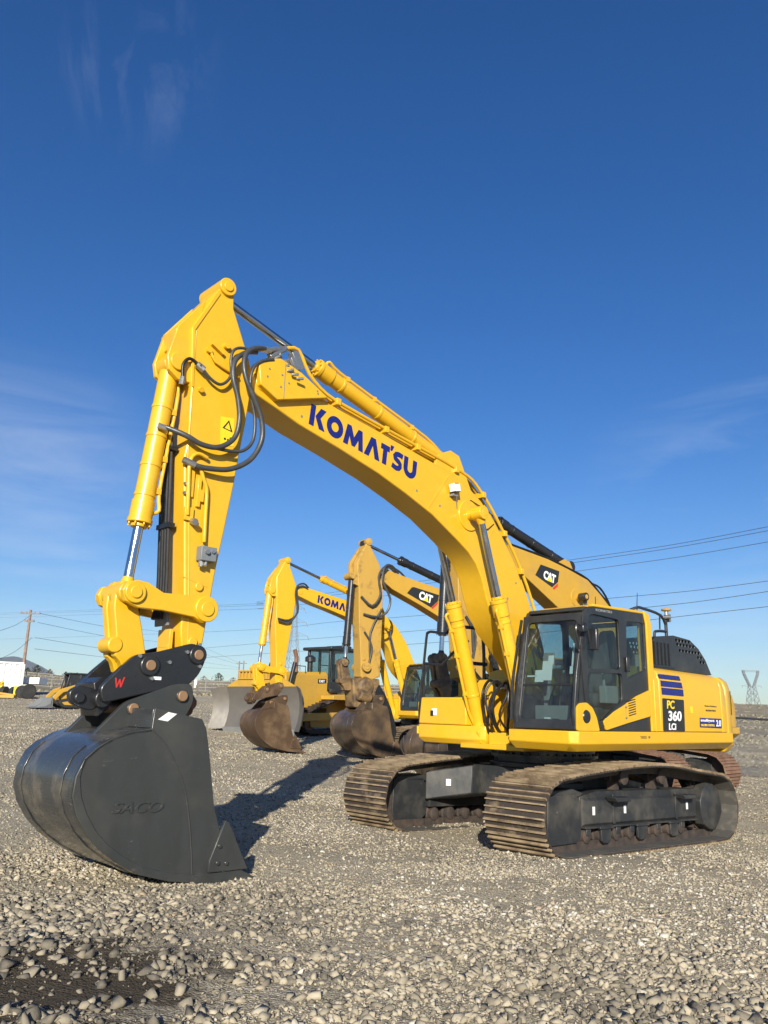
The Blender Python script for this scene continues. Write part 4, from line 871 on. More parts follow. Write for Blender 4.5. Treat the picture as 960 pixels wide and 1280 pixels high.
c1 = empty('excavator', (4.6, 26.5, .3), R(212.3))
tag(c1, 'ochre excavator with mud stained upright arm and dark bucket, behind the big yellow boom', 'excavator', 'excavators parked in the yard')
excavator('cat', c1, False, CAT_BOOM, CAT_ARM)
bc = bucket(c1, 'budark', 'budark', .72, -.68, False, 'dark brown polished bucket')
def c1_attachment(root):
    a = MB(); a.lathe((6.05, .0, 2.05), (0, 1, 0), [(-.30, .0), (-.30, .2), (-.2, .30), (.2, .30), (.32, .22), (.34, .0)], 20); a.prism([(6.5, 2.3), (5.6, 2.3), (5.55, 1.75), (5.9, 1.45), (6.4, 1.5)], -.28, .26)
    a.cyl((5.95, .3, 1.75), (6.35, .34, 1.85), .16, n=14); o = a.build('tilt_coupler', M['cat_mud_shade'], root, .04)
    b = MB(); pr = [(5.62, 2.15), (5.42, 1.9), (5.20, 1.5), (5.02, 1.0), (4.98, .55), (5.10, .18), (5.24, .16), (5.22, .6), (5.36, 1.1), (5.62, 1.55), (5.78, 1.95)]
    b.prism(pr, -.28, -.16); b.prism(pr, .16, .28); b.prism(pr, -.06, .06); b.box((5.1, -.28, .5), (5.25, .28, .62)); b.build('thumb', M['blk'], root, .015)
c1_attachment(c1)

c2 = empty('excavator', (6.05, 20.2, .05), R(217))
tag(c2, 'ochre excavator standing directly behind the big yellow one, only its boom and rusty track showing', 'excavator', 'excavators parked in the yard')
CAT2_BOOM = [(5.0, 5.36), (4.1, 5.31), (2.93, 5.17), (2.24, 5.03), (1.52, 4.85), (1.06, 4.55), (.74, 4.3), (.45, 3.85), (.1, 2.8), (-.12, 2.10), (-.14, 1.90), (.02, 1.78), (.2, 1.85), (.9, 2.7), (1.45, 3.25), (2.0, 3.75), (2.67, 4.10), (3.7, 4.66), (4.6, 4.97), (4.95, 5.08), (5.08, 5.22)]
excavator('cat', c2, False, CAT2_BOOM, CAT_ARM, -.6, dict(poly=[(3.38, 4.74), (3.19, 5.01), (2.55, 4.93), (2.61, 4.67), (2.82, 4.52)], text=(3.12, 4.69, .41, .21, 11), red=[(2.80, 4.51), (2.61, 4.64), (2.63, 4.56), (2.76, 4.47)], tri=[(3.0, 4.66), (2.90, 4.77), (2.82, 4.63)]), ((5.48, 6.22), (1.98, 5.13)))
bp_ = MB()
for yy, oo in ((.12, .06), (-.12, .06), (.19, .03)):
    bp_.tube([(a, yy, b+oo) for a, b in CAT2_BOOM[1:9]], .028, 6)
bp_.tube([(1.7, .05, 4.93), (1.3, .10, 4.82), (1.0, .16, 4.72), (.7, .16, 4.42), (.45, .14, 3.98), (.3, .12, 3.5)], .025, 6)
bp_.build('boom_pipe', M['hoseb'], [c for c in children(c2) if c.name.startswith('boom') and not c.name.startswith('boom_')][0])
bucket(c2, 'budark', 'budark', .78, -.9, False, 'dark brown bucket')
for ch in children(c2):
    if ch.name.split('.')[0] in ('engine_hood', 'rear_corner_panel', 'deck', 'front_corner_panel'): ch.location.x += .50; ch.data.materials[0] = M['catdirt']
    if ch.name.split('.')[0] in ('track', 'centre_frame'): ch.rotation_euler.z = R(98); ch.location = (.34, -.26, 0)
# ------------------------------------------------------------------ bulldozer
def bulldozer(loc, rz):
    r = empty('bulldozer', loc, rz); tag(r, 'large ochre bulldozer with a wide polished steel blade, parked at the back', 'bulldozer')
    b = MB(); b.loft([[(.4, -.62, 1.0), (2.7, -.55, 1.0), (2.7, .55, 1.0), (.4, .62, 1.0)], [(.4, -.62, 2.35), (2.75, -.5, 2.25), (2.75, .5, 2.25), (.4, .62, 2.35)], [(.4, -.5, 2.5), (2.68, -.4, 2.38), (2.68, .4, 2.38), (.4, .5, 2.5)]])
    b.box((-1.6, -.6, .8), (.4, .6, 1.7)); bo = b.build('body', M['cat'], r, .03)
    g = MB()
    for k in range(9): g.box((2.76, -.42, 1.1+k*.13), (2.79, .42, 1.15+k*.13))
    g.build('grille', M['cabblk'], bo)
    f = MB(); f.prism([(-1.7, 1.35), (.9, 1.35), (.9, 1.52), (-.4, 1.62), (-1.7, 1.9)], .72, 1.42); f.prism([(-1.7, 1.35), (.9, 1.35), (.9, 1.52), (-.4, 1.62), (-1.7, 1.9)], -1.42, -.72); f.build('fender', M['cat'], r, .02)
    plt = plate('model_plate', M['decalblk'], bo, [[(1.0, 2.18), (.5, 2.2), (.5, 2.02), (1.0, 2.0)]], .6255, .004); side_text('lettering', 'D8T', M['decalwht'], plt, .93, 2.04, .630, .34, .11, 0, .03)
    cb = MB()
    for x, y in ((.30, .62), (.30, -.62), (-.5, .74), (-.5, -.74), (-1.35, .7), (-1.35, -.7)): cb.obox((x, y, 2.55), (.10, .10, 1.75), Matrix.Rotation(0, 3, 'X'))
    cb.box((-1.4, -.78, 1.65), (.35, .78, 1.8)); cb.box((-1.4, -.72, 1.8), (-1.34, .72, 2.3)); cb.box((-1.38, .70, 1.8), (-.5, .74, 2.2)); cb.box((-.5, .55, 1.8), (.3, .62, 2.1))
    co_ = cb.build('cab', M['cabblk'], r, .01)
    rf = MB(); rf.box((-1.55, -.85, 3.42), (.5, .85, 3.55)); rf.box((-1.2, -.5, 3.55), (-.6, .5, 3.68)); rf.build('cab_roof', M['cabblk'], co_, .04)
    gl = MB(); gl.box((.29, -.6, 1.8), (.30, .6, 3.42)); gl.box((-1.35, .735, 2.2), (.28, .74, 3.42)); gl.box((-1.35, -.74, 2.2), (.28, -.735, 3.42)); gl.box((-1.37, -.7, 2.3), (-1.36, .7, 3.42)); gl.build('cab_glass', M['glass'], co_)
    s = MB(); s.box((-1.0, -.28, 1.8), (-.5, .28, 2.1)); s.box((-1.05, -.26, 2.1), (-.9, .26, 2.9)); s.build('seat', M['seat'], co_, .04)
    e = MB(); e.cyl((1.5, -.2, 2.4), (1.5, -.2, 3.1), .09, n=14); e.cyl((1.5, -.2, 3.05), (1.62, -.2, 3.35), .085, n=14); e.build('exhaust_stack', M['rust'], r)
    e = MB(); e.cyl((1.2, .32, 2.4), (1.2, .32, 2.85), .11, n=14); e.lathe((1.2, .32, 2.85), (0, 0, 1), [(0, .1), (.02, .22), (.2, .22), (.28, .1), (.3, 0)], 16); e.build('air_intake', M['blk'], r)
    hr = MB(); hr.tube([(2.4, .5, 2.35), (2.4, .5, 2.65), (1.7, .55, 2.65), (1.7, .55, 2.4)], .018, 6, 0); hr.tube([(.9, .6, 2.4), (.9, .6, 2.75), (.45, .65, 2.75)], .018, 6, 0); hr.build('handrail', M['blk'], r)
    for sd in (1, -1):
        t = empty('track'); t.parent = r; g = 1.05*sd
        path = [(2.0+.42*math.cos(R(a)), .45+.42*math.sin(R(a))) for a in range(-90, 76, 15)]+[(-.75+.45*math.cos(R(a)), 1.32+.45*math.sin(R(a))) for a in range(75, 181, 15)]+[(-1.55+.38*math.cos(R(a)), .45+.42*math.sin(R(a))) for a in range(165, 271, 15)]
        P = [Vector((a, 0, c)) for a, c in path]; segs = []; tot = 0
        for i in range(len(P)): d = P[(i+1) % len(P)]-P[i]; segs.append((tot, d.length, P[i], d.normalized())); tot += d.length
        def at(s_):
            s_ %= tot
            for t0, ln, p, d in segs:
                if t0 <= s_ <= t0+ln+1e-9: return p+d*(s_-t0)
            return P[0]
        q = MB(); n = 44
        for k in range(n):
            a, c = at(k*tot/n), at((k+1)*tot/n); d = (c-a).normalized(); nn = Vector((d.z, 0, -d.x)); rot = Matrix(((d.x, 0, nn.x), (0, 1, 0), (d.z, 0, nn.z)))
            q.obox((a+c)/2+Vector((0, g, 0)), ((c-a).length*.98, .56, .03), rot); q.obox((a+c)/2-d*.08+nn*.045+Vector((0, g, 0)), (.03, .56, .07), rot)
            q.obox((a+c)/2-nn*.07+Vector((0, g, 0)), ((c-a).length, .2, .1), rot)
        q.build('shoe_belt', M['shoe'], t)
        fr = MB(); fr.prism([(2.0, .6), (1.8, .75), (-1.4, .7), (-1.6, .5), (-1.4, .25), (1.9, .25)], g-.14, g+.14); fr.build('roller_frame', M['cat'], t, .02)
        sp = MB(); sp.cyl((-.75, g-.16, 1.32), (-.75, g+.22, 1.32), .36, n=24); sp.build('final_drive', M['cat'], t, .02)
        il = MB(); il.cyl((2.0, g-.1, .47), (2.0, g+.1, .47), .36, n=24); il.build('idler', M['rust'], t, .02)
        pa = MB(); pa.obox((1.35, sd*1.55, .68), (3.4, .16, .30), Matrix.Rotation(R(2), 3, 'Y')); pa.build('push_arm', M['cat'], r, .02)
        lc = MB(); lc.cyl((2.45, sd*.68, 2.75), (2.75, sd*.72, 1.8), .085, n=14); lc.cyl((2.75, sd*.72, 1.8), (3.15, sd*.78, .9), .045, n=12); lc.build('lift_cylinder', M['blk'], r)
    # blade: curved shell with end bits and a ribbed rock guard
    bl = MB(); hw = 2.55; cur = [(3.62, .12), (3.50, .45), (3.42, .8), (3.42, 1.15), (3.50, 1.5), (3.64, 1.78)]
    bl.prism(cur+[(x-.06, z) for x, z in cur][::-1], -hw+.55, hw-.55)
    for sd in (1, -1):
        L0 = [(x, sd*(hw-.55), z) for x, z in cur]; L1 = [(x+.38, sd*hw, z*(.93 if z > 1.4 else 1)) for x, z in cur]
        k = len(cur); vv = L0+L1+[(x-.06, y, z) for x, y, z in L0]+[(x-.06, y, z) for x, y, z in L1]
        fs = []
        for i in range(k-1): fs += [(i, i+1, k+i+1, k+i), (2*k+i, 3*k+i, 3*k+i+1, 2*k+i+1)]
        fs += [(k-1, 3*k-1, 4*k-1, 2*k-1), (0, k, 3*k, 2*k)]; fs += [(k+i, k+i+1, 3*k+i+1, 3*k+i) for i in range(k-1)]
        bl.add(vv, fs)
    bo = bl.build('blade', M['blade'], r)
    ed = MB(); ed.obox((3.64, 0, .06), (.06, 2*hw-1.1, .26), Matrix.Rotation(R(20), 3, 'Y')); ed.build('cutting_edge', M['galv'], bo, .01)
    sg = MB(); sg.add([(3.64, -1.99, 1.76), (3.64, 1.99, 1.76), (3.66, 1.3, 2.06), (3.66, -1.3, 2.06), (3.60, -1.99, 1.76), (3.60, 1.99, 1.76), (3.62, 1.3, 2.06), (3.62, -1.3, 2.06)], [(0, 1, 2, 3), (4, 7, 6, 5), (0, 3, 7, 4), (1, 5, 6, 2), (3, 2, 6, 7)])
    for k in range(13):
        y = -1.2+k*.2; sg.box((3.60, y-.03, 2.06), (3.70, y+.03, 2.36))
    sg.box((3.60, -1.25, 2.34), (3.72, 1.25, 2.40)); sg.box((3.585, -1.23, 2.06), (3.60, 1.23, 2.34)); sg.box((3.60, -1.25, 2.04), (3.72, 1.25, 2.09))
    sg.build('spill_guard', M['cat'], bo, .01)
    bk = MB(); bk.box((3.1, -1.9, .3), (3.4, 1.9, .55)); bk.box((3.1, -1.9, 1.2), (3.4, 1.9, 1.4)); bk.build('blade_brace', M['cat'], bo, .02)
    return r
bulldozer((-2.4, 35.0, .80), R(231))

# ------------------------------------------------------------------ compact track loader at the far left
def track_loader(loc, rz):
    r = empty('track_loader', loc, rz); tag(r, 'small yellow compact track loader with a black cab and lowered grey bucket', 'track loader')
    b = MB(); b.prism([(-1.5, .45), (.7, .45), (.9, .75), (.5, 1.05), (-.9, 1.15), (-1.3, 1.5), (-1.6, 1.45), (-1.65, .7)], -.45, .45); b.build('body', M['cat'], r, .03)
    c = MB()
    for x, z0, x1, z1 in ((.55, 1.0, .35, 2.05), (-.85, 1.1, -.85, 2.05)):
        for y in (-.42, .42): c.tube([(x, y, z0), (x1, y, z1)], .045, 6, 0)
    c.box((-.95, -.5, 2.03), (.45, .5, 2.12)); c.box((-.9, -.47, 1.05), (-.82, .47, 1.6)); c.box((-.8, .43, 1.05), (.3, .46, 1.5)); c.box((-.8, -.46, 1.05), (.3, -.43, 1.5)); c.box((-.9, -.47, 1.5), (-.84, .47, 1.75)); c.box((-.35, .43, 1.5), (-.28, .46, 2.03)); c.box((-.85, .43, 1.5), (-.62, .46, 2.03)); cb = c.build('cab', M['cabblk'], r, .01)
    g = MB(); g.box((-.84, .40, 1.1), (.35, .41, 2.03)); g.box((-.84, -.41, 1.1), (.35, -.40, 2.03)); g.build('cab_glass', M['cabblk'], cb); s = MB(); s.box((-.6, -.25, 1.1), (-.2, .25, 1.3)); s.box((-.7, -.25, 1.3), (-.55, .25, 1.85)); s.build('seat', M['seat'], cb, .04)
    for sd in (1, -1):
        a = MB(); y0, y1 = sd*.60, sd*.72
        a.prism([(-1.55, 1.62), (-1.3, 1.80), (-.9, 1.72), (.9, 1.12), (1.25, .75), (1.45, .30), (1.25, .25), (1.05, .60), (.75, .92), (-1.0, 1.48), (-1.5, 1.40)], y0, y1); a.build('lift_arm', M['cat'], r, .02)
        t = MB(); lp = [(.75, .08), (1.0, .30), (.85, .50), (-.5, .80), (-.85, .82), (-1.15, .62), (-1.35, .32), (-1.1, .05), (.6, .04)]; t.prism(rounded(lp, .15, 3), sd*.48, sd*.84); to = t.build('rubber_track', M['tyre'], r, .02)
        fr = MB(); fr.prism([(.65, .2), (.8, .34), (-.6, .62), (-1.05, .5), (-1.15, .25), (-.9, .16)], sd*.80, sd*.87); fr.build('track_frame', M['cat'], to, .01)
        cy = MB(); cy.cyl((-.6, sd*.66, .95), (.55, sd*.66, 1.10), .045, n=10); cy.build('lift_cylinder', M['blk'], r)
    k = MB(); k.prism([(1.35, .02), (2.35, .0), (2.35, .03), (1.75, .10), (1.50, .30), (1.45, .62), (1.38, .62)], -.95, .95)
    for sd in (1, -1): k.prism([(1.38, .04), (2.3, .02), (1.5, .62), (1.4, .62)], sd*.95, sd*.92)
    k.build('bucket', M['grey'], r, .01)
    return r
track_loader((-18.9, 50.5, float(ground_z(-18.9, 50.5))+.02), R(220))

# ------------------------------------------------------------------ container, tyres, wheels and trailer at the left edge
gz = lambda x, y: float(ground_z(x, y))
cz = gz(-33, 70)
ct = empty('shipping_container', (-33.35, 68.6, cz+.1), R(27)); tag(ct, 'white corrugated shipping container at the left edge of the yard', 'container')
m_ = MB(); xs_ = np.arange(-3.0, 2.9, .42)
prof = []
for x in xs_: prof += [(x, 0), (x+.06, .09), (x+.21, .09), (x+.27, 0)]
prof += [(3.0, 0)]
m_.loft([[(x, -1.22+y, .15) for x, y in prof]+[(3.0, 1.22, .15), (-3.0, 1.22, .15)], [(x, -1.22+y, 2.45) for x, y in prof]+[(3.0, 1.22, 2.45), (-3.0, 1.22, 2.45)]])
m_.build('corrugated_shell', M['cont'], ct, smooth=0)
f_ = MB()
for z in (0, 2.45): f_.box((-3.06, -1.26, z), (3.06, 1.26, z+.15))
for x in (-3.06, 2.94):
    for y in (-1.26, 1.14): f_.box((x, y, .15), (x+.12, y+.12, 2.45))
f_.build('corner_frame', M['cont'], ct, .01)
def tyre(loc, r_, w_, rz, label, up=False):
    m = MB(); m.lathe((0, 0, 0), (0, 1, 0), [(-w_/2, r_*.55), (-w_/2, r_*.9), (-w_*.35, r_), (w_*.35, r_), (w_/2, r_*.9), (w_/2, r_*.55), (w_*.3, r_*.5), (-w_*.3, r_*.5)], 22)
    o = m.build('tyre', M['tyre'], None); o.location = loc; o.rotation_euler = (0, 0, rz); tag(o, label, 'tyre', 'black tyres standing by the container')
    h = MB(); h.cyl((0, -w_*.2, 0), (0, w_*.2, 0), r_*.5, n=14); h.build('hub', M['galv'] if up else M['rust'], o)
for k, (x, y, r_, lab, up) in enumerate(((-27.8, 64, .50, 'black tyre right of the others beside the yellow block', False), (-26.9, 63, .55, 'largest black tyre nearest the small loader bucket', True), (-29.3, 66, .42, 'black tyre below the right end of the container', True), (-30.1, 66, .42, 'black tyre between the padfoot drum and the white tank', False))):
    tyre((x, y, gz(x, y)+r_*.95), r_, .42, R(20+k*17), lab, up)
def pad_drum(loc, rz, label):
    r = empty('padfoot_drum', loc, rz); tag(r, label, 'compactor drum', 'padfoot compactor drums')
    m = MB(); m.cyl((0, -.5, 0), (0, .5, 0), .52, n=28); d = m.build('drum', M['cat'], r, .01); m = MB()
    for i in range(12):
        for j in range(4):
            t = 2*math.pi*(i+.5*(j % 2))/12; c = Vector((.57*math.cos(t), -.38+j*.25, .57*math.sin(t))); m.obox(c, (.12, .13, .13), Matrix.Rotation(-t, 3, 'Y'))
    m.build('pads', M['decalyel'], d, .01); m = MB(); m.cyl((0, -.56, 0), (0, .56, 0), .2, n=16); m.build('hub', M['cabblk'], r, .01)
pad_drum((-31.0, 66.5, gz(-31.0, 66.5)+.62), R(-70), 'yellow padfoot drum just left of the tyres, under the container')
pad_drum((-32.0, 67, gz(-32.0, 67)+.62), R(-75), 'yellow padfoot drum at the very edge of the picture')
t_ = empty('flatbed_trailer', (-30.3, 71, gz(-30.3, 71)), R(3)); tag(t_, 'low white trailer deck standing right of the white container', 'trailer')
m = MB(); m.box((-1.15, -1, .9), (1.15, 1, 1.45)); m.build('deck', M['white'], t_, .02); m = MB()
for x in (-.9, .0, .9): m.box((x-.03, -1.04, 1.5), (x+.03, -.98, 1.95))
m.build('stake', M['cabblk'], t_); m = MB()
for x in (-.45, .45): m.cyl((x, -1.0, .42), (x, -.7, .42), .42, n=16)
m.build('wheel', M['tyre'], t_)
bk = MB(); bk.box((-.35, -.3, 0), (.35, .3, .8)); bk.box((-.4, -.34, .8), (.4, .34, .86)); o = bk.build('steel_crate', M['decalyel'], None, .03); o.location = (-28.45, 65, gz(-28.45, 65)); tag(o, 'small yellow steel crate between the black tyres', 'crate')
bk = MB(); bk.box((-1.3, -.3, .05), (1.3, .3, .28)); bk.tube([(-1.4, 0, .3), (-.4, 0, .42), (1.3, 0, .25)], .09, 8); o = bk.build('blade_attachment', M['cat'], None, .02); o.location = (-28.9, 62.5, gz(-28.9, 62.5)); tag(o, 'long low ochre blade attachment lying before the tyres', 'attachment')
bk = MB(); bk.cyl((-.5, 0, .5), (.6, 0, .5), .42, n=20); bk.box((-.5, -.3, 0), (.5, .3, .15)); o = bk.build('water_tank', M['white'], None, .02); o.location = (-29.9, 68.2, gz(-29.9, 68.2)); tag(o, 'small white tank behind the black tyres', 'tank')

# ------------------------------------------------------------------ poles, pylons and wires
def P3(px, py, Y):
    """world point at depth Y (metres ahead) seen at photo position"""
    a = (px-480)/1000; b = (640-py)/1000; c, s = math.cos(R(-1.5)), math.sin(R(-1.5)); x = a*c+b*s; y = -a*s+b*c; p = R(14.18)
    d = Vector((x, math.cos(p)-y*math.sin(p), math.sin(p)+y*math.cos(p))); return Vector((0, 0, 1.63))+d*(Y/d.y)
up = empty('utility_pole', (-40.2, 92, gz(-40.2, 92)), 0); tag(up, 'tall brown wooden utility pole with two crossarms above the white container', 'utility pole')
H_ = 11.9-gz(-40.2, 92)
m = MB(); m.cyl((0, 0, -.5), (0, 0, H_+.3), .2, .13, n=12); m.build('pole', M['wood'], up)
for z, w_ in ((H_-.1, 1.15), (H_-1.0, .6)):
    m = MB(); m.box((-w_, -.07, z-.07), (w_, .07, z+.07)); ca_ = m.build('crossarm', M['wood'], up)
    for x in ((-w_+.1), -w_*.4, w_*.45, w_-.1):
        i_ = MB(); i_.lathe((x, 0, z+.07), (0, 0, 1), [(0, .03), (.05, .06), (.12, .05), (.17, .02)], 8); i_.build('insulator', M['grey'], ca_)
def lattice(m, legs0, z0, legs1, z1, n, r=.06):
    """four legs between two squares with cross bracing"""
    A = [Vector((x, y, z0)) for x, y in legs0]; B = [Vector((x, y, z1)) for x, y in legs1]
    for a, b in zip(A, B): m.cyl(a, b, r*1.5, n=5)
    for k in range(n):
        t0, t1 = 1-(1-k/n)**1.0, 1-(1-(k+1)/n)**1.0
        for i in range(4):
            j = (i+1) % 4; a0, b0 = A[i].lerp(B[i], t0), A[j].lerp(B[j], t0); a1, b1 = A[i].lerp(B[i], t1), A[j].lerp(B[j], t1)
            m.cyl(a0, b1, r, n=4); m.cyl(b0, a1, r, n=4); m.cyl(a1, b1, r, n=4)
sq = lambda c, s: [(c[0]-s, c[1]-s), (c[0]+s, c[1]-s), (c[0]+s, c[1]+s), (c[0]-s, c[1]+s)]
py = empty('lattice_pylon', (-32.2, 300, 8), R(25)); tag(py, 'grey steel lattice pylon with crossarms seen through the gap beside the rear excavator arm', 'pylon')
m = MB(); lattice(m, sq((0, 0), 3.2), 0, sq((0, 0), 1.0), 22, 7); lattice(m, sq((0, 0), 1.0), 22, sq((0, 0), .25), 35, 6, .05); m.build('tower_body', M['pylon'], py)
for z, w_ in ((21, 5.2), (26, 4.4), (31, 3.6)):
    m = MB()
    for sd in (1, -1):
        tip_ = Vector((sd*w_, 0, z+.3))
        for a in ((sd*.6, .6, z), (sd*.6, -.6, z), (sd*.5, 0, z+1.8)): m.cyl(Vector(a), tip_, .06, n=4)
        for t in (.3, .6): m.cyl(Vector((sd*.6, .6, z)).lerp(tip_, t), Vector((sd*.5, 0, z+1.8)).lerp(tip_, t), .04, n=4)
    ar_ = m.build('crossarm', M['pylon'], py); m = MB()
    for sd in (1, -1): m.tube([(sd*w_, 0, z+.3), (sd*(w_+.5), -.4, z-1.3)], .14, 6, 0)
    m.build('insulator_string', M['grey'], ar_)
tp = P3(938, 838, 700); tw = empty('fork_topped_pylon', (tp.x, 700, gz(tp.x, 700)), R(8)); tag(tw, 'grey steel lattice pylon with a wide fork top on the right hand skyline', 'pylon')
Ht = tp.z-gz(tp.x, 700); zw = Ht-13.5
m = MB(); lattice(m, sq((0, 0), 7.5), 0, sq((0, 0), 2.2), zw, 7, .16)
for sd in (1, -1):
    lattice(m, sq((sd*1.8, 0), .8), zw, sq((sd*6.4, 0), .8), Ht-3, 5, .12); lattice(m, sq((sd*6.4, 0), .8), Ht-3, sq((sd*6.9, 0), .8), Ht, 1, .12)
m.build('tower_body', M['pylon'], tw); m = MB()
for y in (-.8, .8):
    for z in (Ht-1.2, Ht): m.cyl((-7.6, y, z), (7.6, y, z), .15, n=4)
for k in range(12): x = -7.6+k*15.2/12; m.cyl((x, -.8, Ht-1.2), (x+1.27, -.8, Ht), .1, n=4)
m.build('top_bridge', M['pylon'], tw); m = MB(); 
for sd in (1, -1): m.cyl((sd*1.5, 0, zw), (sd*9, 0, zw+.4), .18, n=4); m.cyl((sd*1.5, 0, zw+1.8), (sd*9, 0, zw+.4), .14, n=4); m.cyl((sd*9, 0, zw+.4), (sd*8.6, 0, zw-1.3), .2, n=5)
m.build('crossarm', M['pylon'], tw)
for k, px in enumerate((299.5, 305)):
    a = P3(px, 826, 262); zb = gz(a.x, 262)
    o = MB().cyl((0, 0, -.5), (0, 0, a.z-zb), .22, .16, n=8).box((-1.0, -.1, a.z-zb-.9), (1.0, .1, a.z-zb-.7)).build('ridge_pole', M['wood'], None); o.location = (a.x, 262, zb)
    tag(o, ('left' if k == 0 else 'right')+' pole of the pair on the ridge beside the tan building', 'utility pole', 'pair of ridge poles')
def wire(px, dep, label, r=.05, name='power_line'):
    P = [P3(x, y, d) for (x, y), d in zip(px, dep)]; m = MB(); m.tube([tuple(p) for p in P], r, 5, 6); o = m.build(name, M['wire'], None); tag(o, label, 'power line', 'power lines crossing the sky'); return o
def yd(x): return 300*(-31+300*101/155)/( (x-480)/1000*300+300*101/155) if False else None
def depth(px):
    """where the vertical plane of the transmission line crosses the sight line"""
    s = (px-480)/1000*.985; # X = s*Y ; X = -31+101t, Y = 300-155t
    t = (300*s+31)/(101+155*s); return 300-155*t
for pts, lab in (([(263, 757), (330, 751), (560, 722), (712, 700), (840, 681), (962, 658)], 'topmost power line of the upper three, rising to the right edge'),
                 ([(263, 759), (330, 754), (560, 726), (712, 704), (840, 685), (962, 663)], 'second power line of the upper three, just under the topmost'),
                 ([(263, 763), (330, 760), (560, 736), (735, 712), (850, 696), (962, 677)], 'lowest power line of the upper three'),
                 ([(257, 790), (422, 777), (529, 769), (760, 748), (860, 739), (962, 726)], 'highest power line of the lower three, well above the cab roof'),
                 ([(257, 810), (384, 799), (550, 786), (800, 760), (880, 751), (962, 739)], 'middle power line of the lower three, behind the whip antenna'),
                 ([(257, 822), (330, 817), (517, 805), (640, 795), (820, 774), (962, 758)], 'lowest power line, passing just behind the round receiver')):
    pts = [(-20, pts[0][1]+(pts[0][0]+20)*.035)]+pts if pts[0][1] < 800 else pts
    wire(pts, [depth(max(x, 60)) if x > 0 else depth(60)*1.15 for x, y in pts], lab, .055)
for (x0, y0), (xm, ym), lab in (((51, 767), (143, 785), 'thin wire running right from the tip of the pole crossarm'), ((47, 778), (143, 797), 'thin wire leaving the lower crossarm to the right'), ((44, 797), (143, 813), 'sagging thin wire halfway up the wooden pole'), ((43, 811), (143, 823), 'lowest thin wire on the wooden pole')):
    wire([(x0, y0), (xm, ym), (215, ym+9), (300, 829+(ym-785)*.2)], [92, 130, 180, 262], lab, .022, 'pole_wire')
for (y0, y1, lab) in ((790, 768, 'thin wire leaving the pole top towards the left edge'), (826, 797, 'steeply falling wire at the left of the pole')):
    wire([(-5, y0), (20, (y0+y1)/2+2), (40, y1)], [75, 85, 92], lab, .02, 'pole_wire')

# ------------------------------------------------------------------ fences and signs
fw = MB()
ff_ = empty('wire_fence', (-25, 118, 0), 0); tag(ff_, 'long low wire fence with pale posts crossing the foot of the hill', 'fence')
px_ = [(-62+3.7*k) for k in range(19)]
wm = MB()
for x in px_:
    z = gz(x, 118)
    MB().cyl((x+25, 0, z-.2), (x+25, 0, z+2.1), .06, n=6).build('post', M['galv'], ff_)
for h in (.3, .8, 1.3, 1.7, 2.05): wm.tube([(x+25, 0, gz(x, 118)+h) for x in px_], .018, 4, 0)
wm.build('wires', M['galv'], ff_)
for k, (px, yy, w_, h_, z_, lab) in enumerate(((252, 117, .38, .68, 1.5, 'white rectangular sign on the far fence, upper of two'), (251.5, 116.6, .26, .36, .95, 'small white sign under the larger one on the far fence'))):
    x = (px-480)/1000*yy*.985; o = MB().box((-w_/2, -.02, -h_/2), (w_/2, .02, h_/2)).box((-w_/2+.03, -.026, -h_/2+.03), (w_/2-.03, -.02, -h_/2+.06)).build('fence_sign', M['white'], None, .005); o.location = (x, yy, gz(x, yy)+z_); tag(o, lab, 'sign')
fx = empty('chain_link_fence', (9, 27.2, 0), 0); tag(fx, 'chain link fence with a dark top rail at the right edge behind the excavator', 'fence')
X0, X1 = -1.0, 17
for k in range(7):
    x = X0+k*3; z = gz(x+9, 27.2); MB().cyl((x, 0, z-.2), (x, 0, z+1.86), .035, n=10).build('post', M['galv'], fx)
m = MB(); m.tube([(x, 0, gz(x+9, 27.2)+1.85) for x in np.linspace(X0, X1, 10)], .035, 8, 0); m.build('top_rail', M['cabblk'], fx)
m = MB(); sp_ = .085; n_ = int((X1-X0)/sp_)
for sd in (1, -1):
    for k in range(-24, n_+24):
        x = X0+k*sp_; a, b = (x, x+sd*1.75)
        a2, b2 = np.clip(a, X0, X1), np.clip(b, X0, X1)
        if abs(a2-b2) < .05: continue
        za = .05+1.75*(a2-a)/(b-a); zb = .05+1.75*(b2-a)/(b-a)
        m.cyl((a2, sd*.004, gz(a2+9, 27.2)+za), (b2, sd*.004, gz(b2+9, 27.2)+zb), .0055, n=3, cap=False)
m.build('wire_mesh', M['galv'], fx, smooth=0)

# ------------------------------------------------------------------ ridge building, shrubs and trees
a = P3(313, 850, 264); zb = gz(a.x, 264)
b_ = empty('ridge_building', (a.x, 264, zb-.4), R(12)); tag(b_, 'small tan stucco building on the ridge behind the bulldozer blade', 'building')
m = MB(); m.box((-1.6, -1.5, 0), (1.6, 1.5, 2.6)); m.box((-.6, -1.2, 2.6), (1.4, 1.2, 3.4)); m.build('wall', M['bldg'], b_, .02)
for x, z in ((-.9, 1.2), (.1, 1.2), (1.0, 1.2), (.4, 2.9)): MB().box((x-.2, -1.53 if z < 2 else -1.23, z-.3), (x+.2, -1.49 if z < 2 else -1.19, z+.3)).build('window', M['cabblk'], b_)
def leaf_mat(n, c0, c1):
    m, nt, b = new_mat(n); g = N(nt, 'ShaderNodeNewGeometry'); L(nt, ramp(nt, g.outputs['Random Per Island'], [(0, c0), (1, c1)]), b.inputs['Base Color']); b.inputs['Roughness'].default_value = .8; return m
M['leaf'] = leaf_mat('juniper_leaf', (.022, .032, .018), (.06, .07, .04)); M['leaf2'] = leaf_mat('dry_shrub_leaf', (.08, .07, .045), (.17, .145, .09))
